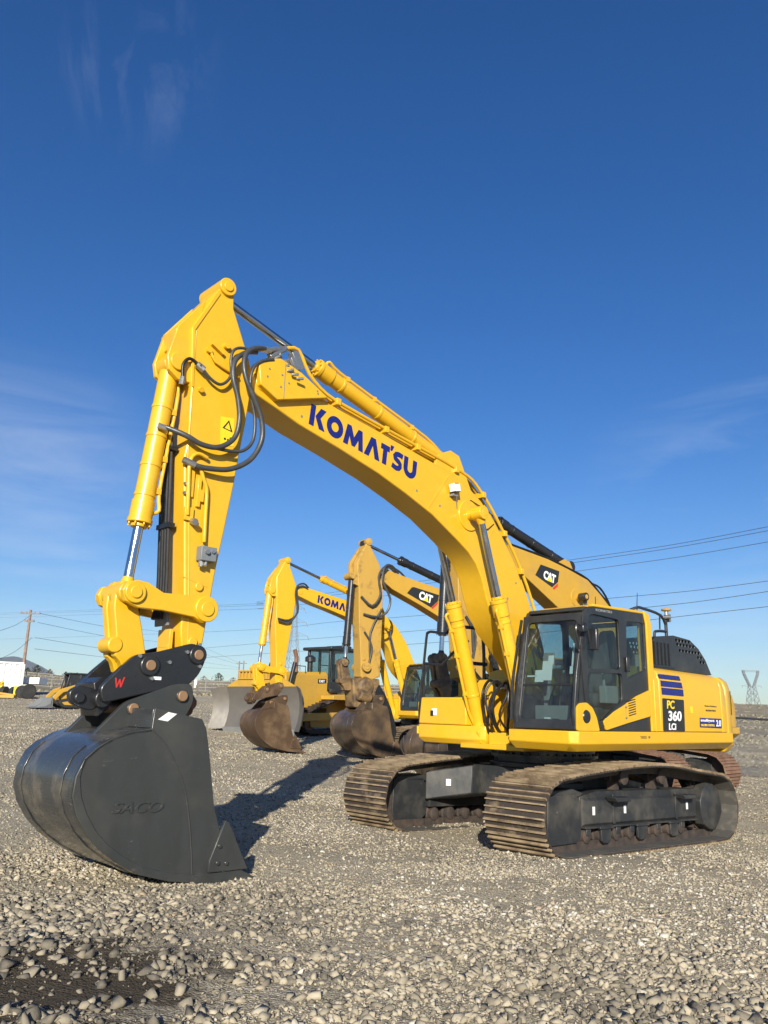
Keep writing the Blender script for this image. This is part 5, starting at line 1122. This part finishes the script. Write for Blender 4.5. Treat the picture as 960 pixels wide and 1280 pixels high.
def ridge_tree(px, d, h, w_, mat, label, seed):
    x = (px-480)/1000*d*.985; r = empty('juniper_tree', (x, d, gz(x, d)-.2), 0); tag(r, label, 'tree', 'small trees on the ridge')
    rg = random.Random(seed); m = MB()
    for k in range(260):
        t = rg.random(); ang = rg.uniform(0, 6.28); zz = h*(.18+.8*t); rr = w_*.5*math.sin(math.pi*min(1, (.25+.75*t)**.9))*rg.uniform(.3, 1.12)*(1+.25*math.sin(3*ang+seed))
        c = Vector((rr*math.cos(ang), rr*math.sin(ang), zz)); s = rg.uniform(.10, .26)*max(.6, h/3)
        n1 = Vector((rg.gauss(0, 1), rg.gauss(0, 1), rg.gauss(0, 1))).normalized(); n2 = n1.orthogonal().normalized(); n3 = n1.cross(n2)
        m.add([c+n2*s, c+n3*s*.8, c-n2*s*.9, c-n3*s*.7+n1*s*.4], [(0, 1, 2, 3)])
    m.build('crown', mat, r, smooth=0)
    t = MB(); t.tube([(0, 0, 0), (.05*h*.3, 0, h*.3), (0, 0, h*.6)], lambda q: .07*h*(.6-.4*q), 6); 
    for k in range(4): a_ = k*1.6; t.tube([(0, 0, h*.25), (w_*.3*math.cos(a_), w_*.3*math.sin(a_), h*.55)], .02*h*.6, 5, 0)
    t.build('trunk', M['bark'], r)
for i, (px, d, h, w_, mm, lab) in enumerate(((54, 250, 3.4, 3.6, 'leaf', 'largest dark round tree, just right of the white container'), (70, 252, 2.6, 2.4, 'leaf2', 'thin brownish tree right of the largest dark one'), (90, 250, 2.2, 2.2, 'leaf', 'dark bush showing over the left of the loader cab'), (104, 252, 2.3, 2.0, 'leaf', 'dark bush showing over the right of the loader cab'),
        (42, 251, 2.4, 2.6, 'leaf', 'dark bush at the corner of the white container'), (280, 252, 3.0, 3.4, 'leaf', 'dark round tree on the ridge left of the pair of poles'), (262, 253, 2.0, 3.0, 'leaf2', 'low brown shrub on the ridge left of the round tree'), (247, 252, 1.8, 2.4, 'leaf', 'small dark shrub on the ridge nearest the big black coupler'), (298, 254, 1.8, 3.0, 'leaf2', 'low shrub at the feet of the ridge poles'))):
    ridge_tree(px, d, h, w_, M[mm], lab, i*7+1)


# ------------------------------------------------------------------ ground
def ground_mat():
    m, nt, b = new_mat('gravel_ground')
    g = N(nt, 'ShaderNodeNewGeometry')
    def nz(scale, det=5, rough=.6, lo=.35, hi=.65):
        n = N(nt, 'ShaderNodeTexNoise', Scale=scale, Detail=det, Roughness=rough); L(nt, g.outputs['Position'], n.inputs['Vector'])
        r = N(nt, 'ShaderNodeMapRange'); r.inputs[1].default_value = lo; r.inputs[2].default_value = hi; L(nt, n.outputs['Fac'], r.inputs[0]); return r.outputs[0]
    vo = N(nt, 'ShaderNodeTexVoronoi', Scale=17); L(nt, g.outputs['Position'], vo.inputs['Vector'])
    vo2 = N(nt, 'ShaderNodeTexVoronoi', Scale=8.5); L(nt, g.outputs['Position'], vo2.inputs['Vector'])
    sep = N(nt, 'ShaderNodeSeparateColor'); L(nt, vo.outputs['Color'], sep.inputs[0])
    stone = ramp(nt, sep.outputs[0], [(0, (.20, .172, .125)), (.35, (.38, .33, .235)), (.7, (.49, .43, .31)), (1, (.56, .51, .39))])
    soil = mixc(nt, nz(1.3), (.38, .315, .21), (.52, .44, .305))
    col = mixc(nt, nz(5, 6, .7, .40, .58), soil, stone)
    big = nz(.12, 4, .55, .42, .62); col = mixc(nt, big, col, mixc(nt, .45, col, (.34, .28, .19)))
    mpx = N(nt, 'ShaderNodeMapping'); mpx.inputs['Scale'].default_value = (.10, .9, 1); mpx.inputs['Rotation'].default_value = (0, 0, .45); L(nt, g.outputs['Position'], mpx.inputs['Vector'])
    nl = N(nt, 'ShaderNodeTexNoise', Scale=1.1, Detail=6., Roughness=.65); L(nt, mpx.outputs[0], nl.inputs['Vector']); nr = N(nt, 'ShaderNodeMapRange'); nr.inputs[1].default_value = .50; nr.inputs[2].default_value = .64; nr.inputs[4].default_value = .45; L(nt, nl.outputs['Fac'], nr.inputs[0])
    col = mixc(nt, nr.outputs[0], col, (.25, .20, .13))
    # greyer, browner slope beyond the yard, where brush grows
    sx = N(nt, 'ShaderNodeSeparateXYZ'); L(nt, g.outputs['Position'], sx.inputs[0])
    vl = N(nt, 'ShaderNodeVectorMath', operation='LENGTH'); L(nt, g.outputs['Position'], vl.inputs[0])
    fr = N(nt, 'ShaderNodeMapRange'); fr.inputs[1].default_value = 72; fr.inputs[2].default_value = 105; L(nt, vl.outputs['Value'], fr.inputs[0])
    mx = N(nt, 'ShaderNodeMapRange'); mx.inputs[1].default_value = 27.2; mx.inputs[2].default_value = 29.5; L(nt, sx.outputs['Y'], mx.inputs[0])
    my = N(nt, 'ShaderNodeMapRange'); my.inputs[1].default_value = 6.5; my.inputs[2].default_value = 8.5; L(nt, sx.outputs['X'], my.inputs[0])
    mm_ = N(nt, 'ShaderNodeMath', operation='MULTIPLY'); L(nt, mx.outputs[0], mm_.inputs[0]); L(nt, my.outputs[0], mm_.inputs[1])
    fm = N(nt, 'ShaderNodeMath', operation='MAXIMUM'); L(nt, mm_.outputs[0], fm.inputs[0]); L(nt, fr.outputs[0], fm.inputs[1])
    hill = mixc(nt, nz(.35, 8, .75, .38, .62), (.22, .18, .115), (.40, .34, .235))
    col = mixc(nt, fm.outputs[0], col, hill)
    vf = N(nt, 'ShaderNodeTexVoronoi', Scale=75); L(nt, g.outputs['Position'], vf.inputs['Vector']); sf = N(nt, 'ShaderNodeSeparateColor'); L(nt, vf.outputs['Color'], sf.inputs[0])
    nearf = N(nt, 'ShaderNodeMapRange'); nearf.inputs[1].default_value = 14; nearf.inputs[2].default_value = 30; nearf.inputs[3].default_value = .65; nearf.inputs[4].default_value = .0; L(nt, vl.outputs['Value'], nearf.inputs[0])
    col = mixc(nt, nearf.outputs[0], col, ramp(nt, sf.outputs[0], [(0, (.12, .10, .07)), (.4, (.33, .28, .19)), (.75, (.46, .40, .28)), (1, (.58, .53, .41))]))
    # damp mud patch
    mp = N(nt, 'ShaderNodeVectorMath', operation='DISTANCE'); L(nt, g.outputs['Position'], mp.inputs[0]); mp.inputs[1].default_value = (-1.75, 4.55, .25)
    ad = N(nt, 'ShaderNodeMath', operation='ADD'); n2 = N(nt, 'ShaderNodeTexNoise', Scale=2.2, Detail=5.); L(nt, g.outputs['Position'], n2.inputs['Vector']); L(nt, mp.outputs['Value'], ad.inputs[0]); n2.inputs['Roughness'].default_value = .7; sc_ = N(nt, 'ShaderNodeMath', operation='MULTIPLY'); sc_.inputs[1].default_value = 2.2; L(nt, n2.outputs['Fac'], sc_.inputs[0]); L(nt, sc_.outputs[0], ad.inputs[1])
    mr = N(nt, 'ShaderNodeMapRange'); mr.inputs[1].default_value = 2.15; mr.inputs[2].default_value = 1.75; L(nt, ad.outputs[0], mr.inputs[0])
    col = mixc(nt, mr.outputs[0], col, (.075, .06, .04))
    L(nt, col, b.inputs['Base Color']); b.inputs['Roughness'].default_value = .95
    b.inputs['Specular IOR Level'].default_value = .15
    inv = N(nt, 'ShaderNodeMath', operation='SUBTRACT'); inv.inputs[0].default_value = 1; vd = N(nt, 'ShaderNodeMath', operation='ADD'); L(nt, vo.outputs['Distance'], vd.inputs[0]); L(nt, vf.outputs['Distance'], vd.inputs[1]); L(nt, vd.outputs[0], inv.inputs[1])
    ad2 = N(nt, 'ShaderNodeMath', operation='ADD'); L(nt, inv.outputs[0], ad2.inputs[0]); L(nt, nz(6, 8, .75, 0, 1), ad2.inputs[1])
    bp = N(nt, 'ShaderNodeBump', Strength=.8, Distance=.014); L(nt, ad2.outputs[0], bp.inputs['Height']); L(nt, bp.outputs[0], b.inputs['Normal'])
    return m
def rows_sheet():
    rad = np.concatenate([np.linspace(.5, 30, 150), np.geomspace(30.5, 340, 120), np.geomspace(350, 10600, 30)])
    ang = np.linspace(R(-62), R(62), 260)
    back = np.linspace(R(64), R(296), 40)
    A = np.concatenate([ang, back]); n = len(A)
    rr, aa = np.meshgrid(rad, A, indexing='ij')
    X = rr*np.sin(aa); Y = rr*np.cos(aa); Z = ground_z(X, Y)
    for i in range(150):
        for j in range(260):
            x, y = X[i, j], Y[i, j]; d = rr[i, j]
            Z[i, j] += .035*mnoise.noise((x*.9, y*.9, 0))+.018*mnoise.noise((x*3.1, y*3.1, 4))
    Z[150:270] += .25*np.vectorize(lambda x, y: mnoise.noise((x*.09, y*.09, 2)))(X[150:270], Y[150:270])*np.clip((rr[150:270]-60)/60, 0, 1)*2
    v = np.stack([X, Y, Z], -1).reshape(-1, 3); v = np.vstack([[0, 0, float(ground_z(0., 0.))], v])
    f = []
    for i in range(len(rad)-1):
        for j in range(n):
            k = (j+1) % n; f.append((1+i*n+j, 1+(i+1)*n+j, 1+(i+1)*n+k, 1+i*n+k))
    for j in range(n): f.append((0, 1+j, 1+(j+1) % n))
    me = bpy.data.meshes.new('ground'); me.from_pydata(v.tolist(), [], f); me.materials.append(ground_mat()); me.shade_smooth(); me.update()
    bm = bmesh.new(); bm.from_mesh(me); bmesh.ops.recalc_face_normals(bm, faces=bm.faces)
    if sum(f.normal.z for f in bm.faces) < 0: bmesh.ops.reverse_faces(bm, faces=bm.faces)
    bm.to_mesh(me); bm.free()
    o = bpy.data.objects.new('ground', me); C.objects.link(o); o['kind'] = 'structure'; return o
rows_sheet()

def stone_mat():
    m, nt, b = new_mat('gravel_stone')
    a = N(nt, 'ShaderNodeAttribute', attribute_name='tone')
    col = ramp(nt, a.outputs['Fac'], [(0, (.07, .066, .058)), (.15, (.17, .152, .118)), (.35, (.30, .262, .19)), (.55, (.39, .34, .245)), (.75, (.46, .405, .295)), (.88, (.45, .415, .335)), (.94, (.36, .26, .165)), (1, (.60, .57, .49))])
    col = mixc(nt, noise_fac(nt, 28, 5, .6, .35, .7), mixc(nt, .35, col, (.33, .275, .18)), col)
    L(nt, col, b.inputs['Base Color']); b.inputs['Roughness'].default_value = .88; b.inputs['Specular IOR Level'].default_value = .25
    bp = N(nt, 'ShaderNodeBump', Strength=.5, Distance=.006); L(nt, noise_fac(nt, 60, 5, .65, 0, 1), bp.inputs['Height']); L(nt, bp.outputs[0], b.inputs['Normal'])
    return m
def ico(sub):
    bm = bmesh.new(); bmesh.ops.create_icosphere(bm, subdivisions=sub, radius=1)
    v = np.array([q.co[:] for q in bm.verts]); f = np.array([[q.index for q in p.verts] for p in bm.faces]); bm.free(); return v, f
def hull_rock(seed, npts, flat):
    rg = np.random.default_rng(seed); bm = bmesh.new()
    P = rg.normal(size=(npts, 3)); P /= np.linalg.norm(P, axis=1)[:, None]; P *= rg.uniform(.68, 1.2, (npts, 1)); P *= np.array([1, rg.uniform(.6, .95), rg.uniform(*flat)])
    for p in P: bm.verts.new(p)
    r = bmesh.ops.convex_hull(bm, input=bm.verts); bmesh.ops.delete(bm, geom=[g for g in r['geom_interior'] if isinstance(g, bmesh.types.BMVert)], context='VERTS')
    bmesh.ops.triangulate(bm, faces=bm.faces); bmesh.ops.recalc_face_normals(bm, faces=bm.faces); bm.verts.index_update()
    v = np.array([q.co[:] for q in bm.verts]); f = np.array([[q.index for q in p.verts] for p in bm.faces]); bm.free(); return v, f
def scatter(name, pts, size, tone, npts, mat, flat=(.38, .75), sink=.34, label=None, cat=None):
    n = len(pts); which = RNG.integers(0, 30, n); a = RNG.uniform(0, 2*np.pi, n); t = RNG.normal(0, .4, n); t2 = RNG.normal(0, .4, n)
    VV, FF, TT = [], [], []; off = 0
    for k in range(30):
        V, F = hull_rock(100+k, npts, flat); sel = np.where(which == k)[0]; m = len(sel)
        if not m: continue
        W = V[None]*size[sel][:, None, None]
        def rot(W, ax, an):
            c, s_ = np.cos(an)[:, None], np.sin(an)[:, None]; i, j = [(1, 2), (0, 2), (0, 1)][ax]
            Q = W.copy(); Q[:, :, i] = W[:, :, i]*c-W[:, :, j]*s_; Q[:, :, j] = W[:, :, i]*s_+W[:, :, j]*c; return Q
        W = rot(rot(rot(W, 0, t[sel]), 1, t2[sel]), 2, a[sel]); P = pts[sel].copy(); P[:, 2] += size[sel]*(.5-sink)*.6
        VV.append((W+P[:, None, :]).reshape(-1, 3)); FF.append((F[None]+(off+np.arange(m)*len(V))[:, None, None]).reshape(-1, 3)); TT.append(np.repeat(tone[sel], len(V))); off += m*len(V)
    W = np.concatenate(VV); Fa = np.concatenate(FF); T = np.concatenate(TT)
    me = bpy.data.meshes.new(name); me.vertices.add(len(W)); me.vertices.foreach_set('co', W.ravel())
    me.loops.add(Fa.size); me.loops.foreach_set('vertex_index', Fa.ravel().astype(np.int32))
    me.polygons.add(len(Fa)); me.polygons.foreach_set('loop_start', np.arange(0, Fa.size, 3, dtype=np.int32)); me.polygons.foreach_set('loop_total', np.full(len(Fa), 3, np.int32))
    me.update(calc_edges=True); me.materials.append(mat)
    at = me.attributes.new('tone', 'FLOAT', 'POINT'); at.data.foreach_set('value', T)
    o = bpy.data.objects.new(name, me); C.objects.link(o); o['kind'] = 'stuff'
    if label: o['label'] = label; o['category'] = cat
    return o
def noise_grid(x, y, s, o=0): return np.array([mnoise.noise((a*s, b*s, o)) for a, b in zip(x, y)])
def field(n, y0, y1, smin, smax, mx=.56):
    y = np.sqrt(RNG.uniform(y0*y0, y1*y1, n)); x = RNG.uniform(-mx, mx, n)*(y+.6)
    s = smin*(smax/smin)**(RNG.uniform(0, 1, n)**2.2)
    return x, y, s
SM = stone_mat()
xs, ys, ss, ts = [], [], [], []
for n, a, b_, s0, s1, sub in ((60000, 3.2, 9.5, .010, .044, 12), (90000, 3.2, 9.0, .004, .012, 8), (100000, 6.8, 17, .010, .034, 10), (110000, 16, 38, .018, .05, 8), (80000, 36, 80, .03, .08, 7)):
    x, y, s = field(n, a, b_, s0, s1)
    nz = noise_grid(x, y, .55); left = np.clip((-x+.3)/1.5, 0, 1)*np.clip((9-y)/3, 0, 1)
    rightf = np.clip((x-.5)/1.5, 0, 1)*np.clip((7.5-y)/2, 0, 1)
    s = s*(1+.40*left+.28*rightf)*(1+.3*nz)
    if sub == 12: fd = np.clip((9.3-y)/4.2, 0, 1); s = s*(.60+.40*fd)
    mud = np.hypot((x+1.75), (y-4.55)*1.2)
    keep = (RNG.uniform(0, 1, len(x)) < .88+.9*nz)
    keep &= ~((mud < .75+1.0*noise_grid(x, y, 1.7, 3)) & (RNG.uniform(0, 1, len(x)) < .66))
    dirt = noise_grid(x*.6, y*1.3, .8, 11)+.5*noise_grid(x, y, 3.1, 12) > .30
    keep &= ~(dirt & (RNG.uniform(0, 1, len(x)) < .72) & (y < 20))
    if sub == 12: keep &= RNG.uniform(0, 1, len(x)) < np.clip((9.5-y)/2.5, 0, 1)
    # wheel-worn, finer lanes
    lane = np.abs(np.sin(.35*x-.22*y+1.2)) < .16
    keep &= ~(lane & (RNG.uniform(0, 1, len(x)) < .45))
    x, y, s = x[keep], y[keep], s[keep]
    z = ground_z(x, y)+.035*noise_grid(x, y, .9)+.018*noise_grid(x*1, y*1, 3.1, 4)
    tone = np.clip(RNG.normal(.52, .24, len(x))-.20*left[keep]-.14*rightf[keep]+.34*noise_grid(x, y, .55, 8)+.22*noise_grid(x, y*2, .17, 5), 0, 1); sel = RNG.uniform(0, 1, len(x)); tone[sel < .07] = RNG.uniform(0, .15, (sel < .07).sum()); tone[sel > .985] = RNG.uniform(.9, 1, (sel > .985).sum())
    mudk = np.hypot((x+1.75), (y-4.55)*1.2) < 1.05
    tone[mudk] *= .5
    scatter('gravel', np.stack([x, y, z], -1), s, tone, sub, SM, label='loose crushed stone covering the yard floor' if sub == 12 else ('fine grit between the larger stones' if sub == 9 and a < 5 else 'smaller crushed stone around the machines' if a < 10 else 'distant crushed stone scattered across the yard'), cat='gravel')

# dry brush on the slope
x = RNG.uniform(-.56, .56, 14000); dd_ = 78+RNG.uniform(0, 1, 14000)**1.1*200; x = x*dd_
k_ = noise_grid(x, dd_, .05) > -.15; x = x[k_]; y = dd_[k_]
xr = RNG.uniform(9, 46, 14000); yr = RNG.uniform(29, 78, 14000); kr = (xr < yr*.62) & (noise_grid(xr, yr, .12) > -.05); x = np.concatenate([x, xr[kr]]); y = np.concatenate([y, yr[kr]]); s = RNG.uniform(.10, .34, len(x))*np.clip(y/90, .25, 1); z = ground_z(x, y)
bm_m, nt, b = new_mat('dry_brush'); a_ = N(nt, 'ShaderNodeAttribute', attribute_name='tone'); L(nt, ramp(nt, a_.outputs['Fac'], [(0, (.11, .10, .06)), (.5, (.22, .19, .12)), (1, (.36, .31, .21))]), b.inputs['Base Color']); b.inputs['Roughness'].default_value = .9
scatter('dry_brush', np.stack([x, y, z], -1), s, RNG.uniform(0, 1, len(x)), 12, bm_m, label='dry grey sagebrush covering the slope behind the yard', cat='brush')
# mountain on the horizon
mm_, nt, b = new_mat('mountain_rock'); L(nt, mixc(nt, noise_fac(nt, .004, 6, .6, .4, .6), (.035, .04, .04), (.08, .08, .075)), b.inputs['Base Color']); b.inputs['Roughness'].default_value = 1
nx, ny = 90, 24; v = []; 
for j in range(ny):
    for i in range(nx):
        X = -8200+i*(5200/(nx-1)); Y = 7600+j*(2600/(ny-1)); s_ = math.sin(math.pi*j/(ny-1))
        px = 480+X/8.4; e_ = np.interp(px, [-500, -120, -20, 8, 22, 40, 58, 90, 140], [380, 420, 455, 500, 470, 400, 310, 200, 40])
        v.append((X, Y, -60+(e_+60)*s_**.8+40*mnoise.noise((X*.002, Y*.002, 1))*s_+14*mnoise.noise((X*.01, Y*.01, 3))*s_))
f = [(j*nx+i, j*nx+i+1, (j+1)*nx+i+1, (j+1)*nx+i) for j in range(ny-1) for i in range(nx-1)]
me = bpy.data.meshes.new('mountain'); me.from_pydata(v, [], f); me.materials.append(mm_); me.shade_smooth(); o = bpy.data.objects.new('mountain', me); C.objects.link(o); o['kind'] = 'structure'
# even air over the whole place
hz = MB().box((-10700, -10700, -80), (10700, 10700, 700)); hz = hz.build('haze', bpy.data.materials.new('air'), None, smooth=0); hz['kind'] = 'stuff'
am_ = hz.data.materials[0]; am_.use_nodes = True; nt = am_.node_tree; nt.nodes.remove(nt.nodes['Principled BSDF'])
pv = N(nt, 'ShaderNodeVolumePrincipled'); pv.inputs['Color'].default_value = (.72, .82, .95, 1); pv.inputs['Density'].default_value = 4.5e-5; pv.inputs['Anisotropy'].default_value = 0
L(nt, pv.outputs[0], nt.nodes['Material Output'].inputs['Volume'])


# ------------------------------------------------------------------ light, sky, camera
AZ = R(183.5); EL = R(20.5)
w = bpy.data.worlds.new('World'); S.world = w; w.use_nodes = True; nt = w.node_tree
bg = nt.nodes['Background']
sky = N(nt, 'ShaderNodeTexSky', sky_type='NISHITA'); sky.sun_disc = False; sky.sun_elevation = EL; sky.sun_rotation = AZ
sky.altitude = 300; sky.air_density = 1.0; sky.dust_density = .5; sky.ozone_density = 3.5
tc = N(nt, 'ShaderNodeTexCoord'); mp = N(nt, 'ShaderNodeMapping'); mp.inputs['Scale'].default_value = (1.1, 1.1, 6.5); mp.inputs['Rotation'].default_value = (.05, -.12, .3)
L(nt, tc.outputs['Generated'], mp.inputs['Vector'])
nz = N(nt, 'ShaderNodeTexNoise', Scale=2.4, Detail=8., Roughness=.62, Distortion=.6); L(nt, mp.outputs[0], nz.inputs['Vector'])
mr = N(nt, 'ShaderNodeMapRange'); mr.inputs[1].default_value = .44; mr.inputs[2].default_value = .85; mr.inputs[4].default_value = .32; L(nt, nz.outputs['Fac'], mr.inputs[0])
hs_ = N(nt, 'ShaderNodeHueSaturation', Saturation=1.32, Hue=.512, Value=1.0); L(nt, sky.outputs['Color'], hs_.inputs['Color'])
def wisp(d, lo, hi):
    n_ = N(nt, 'ShaderNodeVectorMath', operation='DOT_PRODUCT'); L(nt, tc.outputs['Generated'], n_.inputs[0]); n_.inputs[1].default_value = Vector(d).normalized()
    r_ = N(nt, 'ShaderNodeMapRange', interpolation_type='SMOOTHSTEP'); r_.inputs[1].default_value = lo; r_.inputs[2].default_value = hi; L(nt, n_.outputs['Value'], r_.inputs[0]); return r_.outputs[0]
acc = None
for d, lo, hi in (((-.50, 1.0, .24), .975, .998), ((.5, 1.0, .24), .97, .999)):
    w_ = wisp(d, lo, hi)
    if acc is None: acc = w_
    else:
        a_ = N(nt, 'ShaderNodeMath', operation='MAXIMUM'); L(nt, acc, a_.inputs[0]); L(nt, w_, a_.inputs[1]); acc = a_.outputs[0]
mk = N(nt, 'ShaderNodeMath', operation='MULTIPLY'); L(nt, mr.outputs[0], mk.inputs[0]); L(nt, acc, mk.inputs[1])
mp2 = N(nt, 'ShaderNodeMapping'); mp2.inputs['Scale'].default_value = (3.2, 1.2, 1.6); mp2.inputs['Rotation'].default_value = (.2, .5, .1); L(nt, tc.outputs['Generated'], mp2.inputs['Vector'])
nz2 = N(nt, 'ShaderNodeTexNoise', Scale=5., Detail=10., Roughness=.68, Distortion=.9); L(nt, mp2.outputs[0], nz2.inputs['Vector'])
mr2 = N(nt, 'ShaderNodeMapRange'); mr2.inputs[1].default_value = .50; mr2.inputs[2].default_value = .80; mr2.inputs[4].default_value = .09; L(nt, nz2.outputs['Fac'], mr2.inputs[0])
mk2 = N(nt, 'ShaderNodeMath', operation='MULTIPLY'); L(nt, mr2.outputs[0], mk2.inputs[0]); L(nt, wisp((-.385, 1.0, .93), .9945, 1.0), mk2.inputs[1])
ad3 = N(nt, 'ShaderNodeMath', operation='ADD'); L(nt, mk.outputs[0], ad3.inputs[0]); L(nt, mk2.outputs[0], ad3.inputs[1]); mk = ad3
cl = mixc(nt, mk.outputs[0], hs_.outputs['Color'], (6.5, 7.0, 7.8))
L(nt, cl, bg.inputs['Color']); bg.inputs['Strength'].default_value = .084
sun = bpy.data.lights.new('sun', 'SUN'); sun.energy = 5.0; sun.angle = R(.53); sun.color = (1, .935, .82)
so = bpy.data.objects.new('sun', sun); C.objects.link(so)
dirv = Vector((-math.sin(AZ)*math.cos(EL)*1, -math.cos(AZ)*math.cos(EL), -math.sin(EL)))
so.rotation_euler = dirv.to_track_quat('-Z', 'Y').to_euler(); so.location = (-2, -20, 15)
cam = bpy.data.cameras.new('camera'); co = bpy.data.objects.new('camera', cam); C.objects.link(co)
cam.sensor_fit = 'VERTICAL'; cam.sensor_height = 36; cam.lens = 1000/1280*36; cam.clip_end = 30000; cam.clip_start = .05
co.location = (0, 0, 1.63)
co.matrix_world = Matrix.Translation((0, 0, 1.63)) @ Matrix.Rotation(R(90+14.18), 4, 'X') @ Matrix.Rotation(R(1.5), 4, 'Z')
S.camera = co
S.view_settings.view_transform = 'Standard'; S.view_settings.look = 'None'; S.view_settings.exposure = .6; S.view_settings.gamma = 1
S.cycles.use_denoising = True
S.cycles.diffuse_bounces = 2; S.cycles.max_bounces = 8; S.cycles.transparent_max_bounces = 12
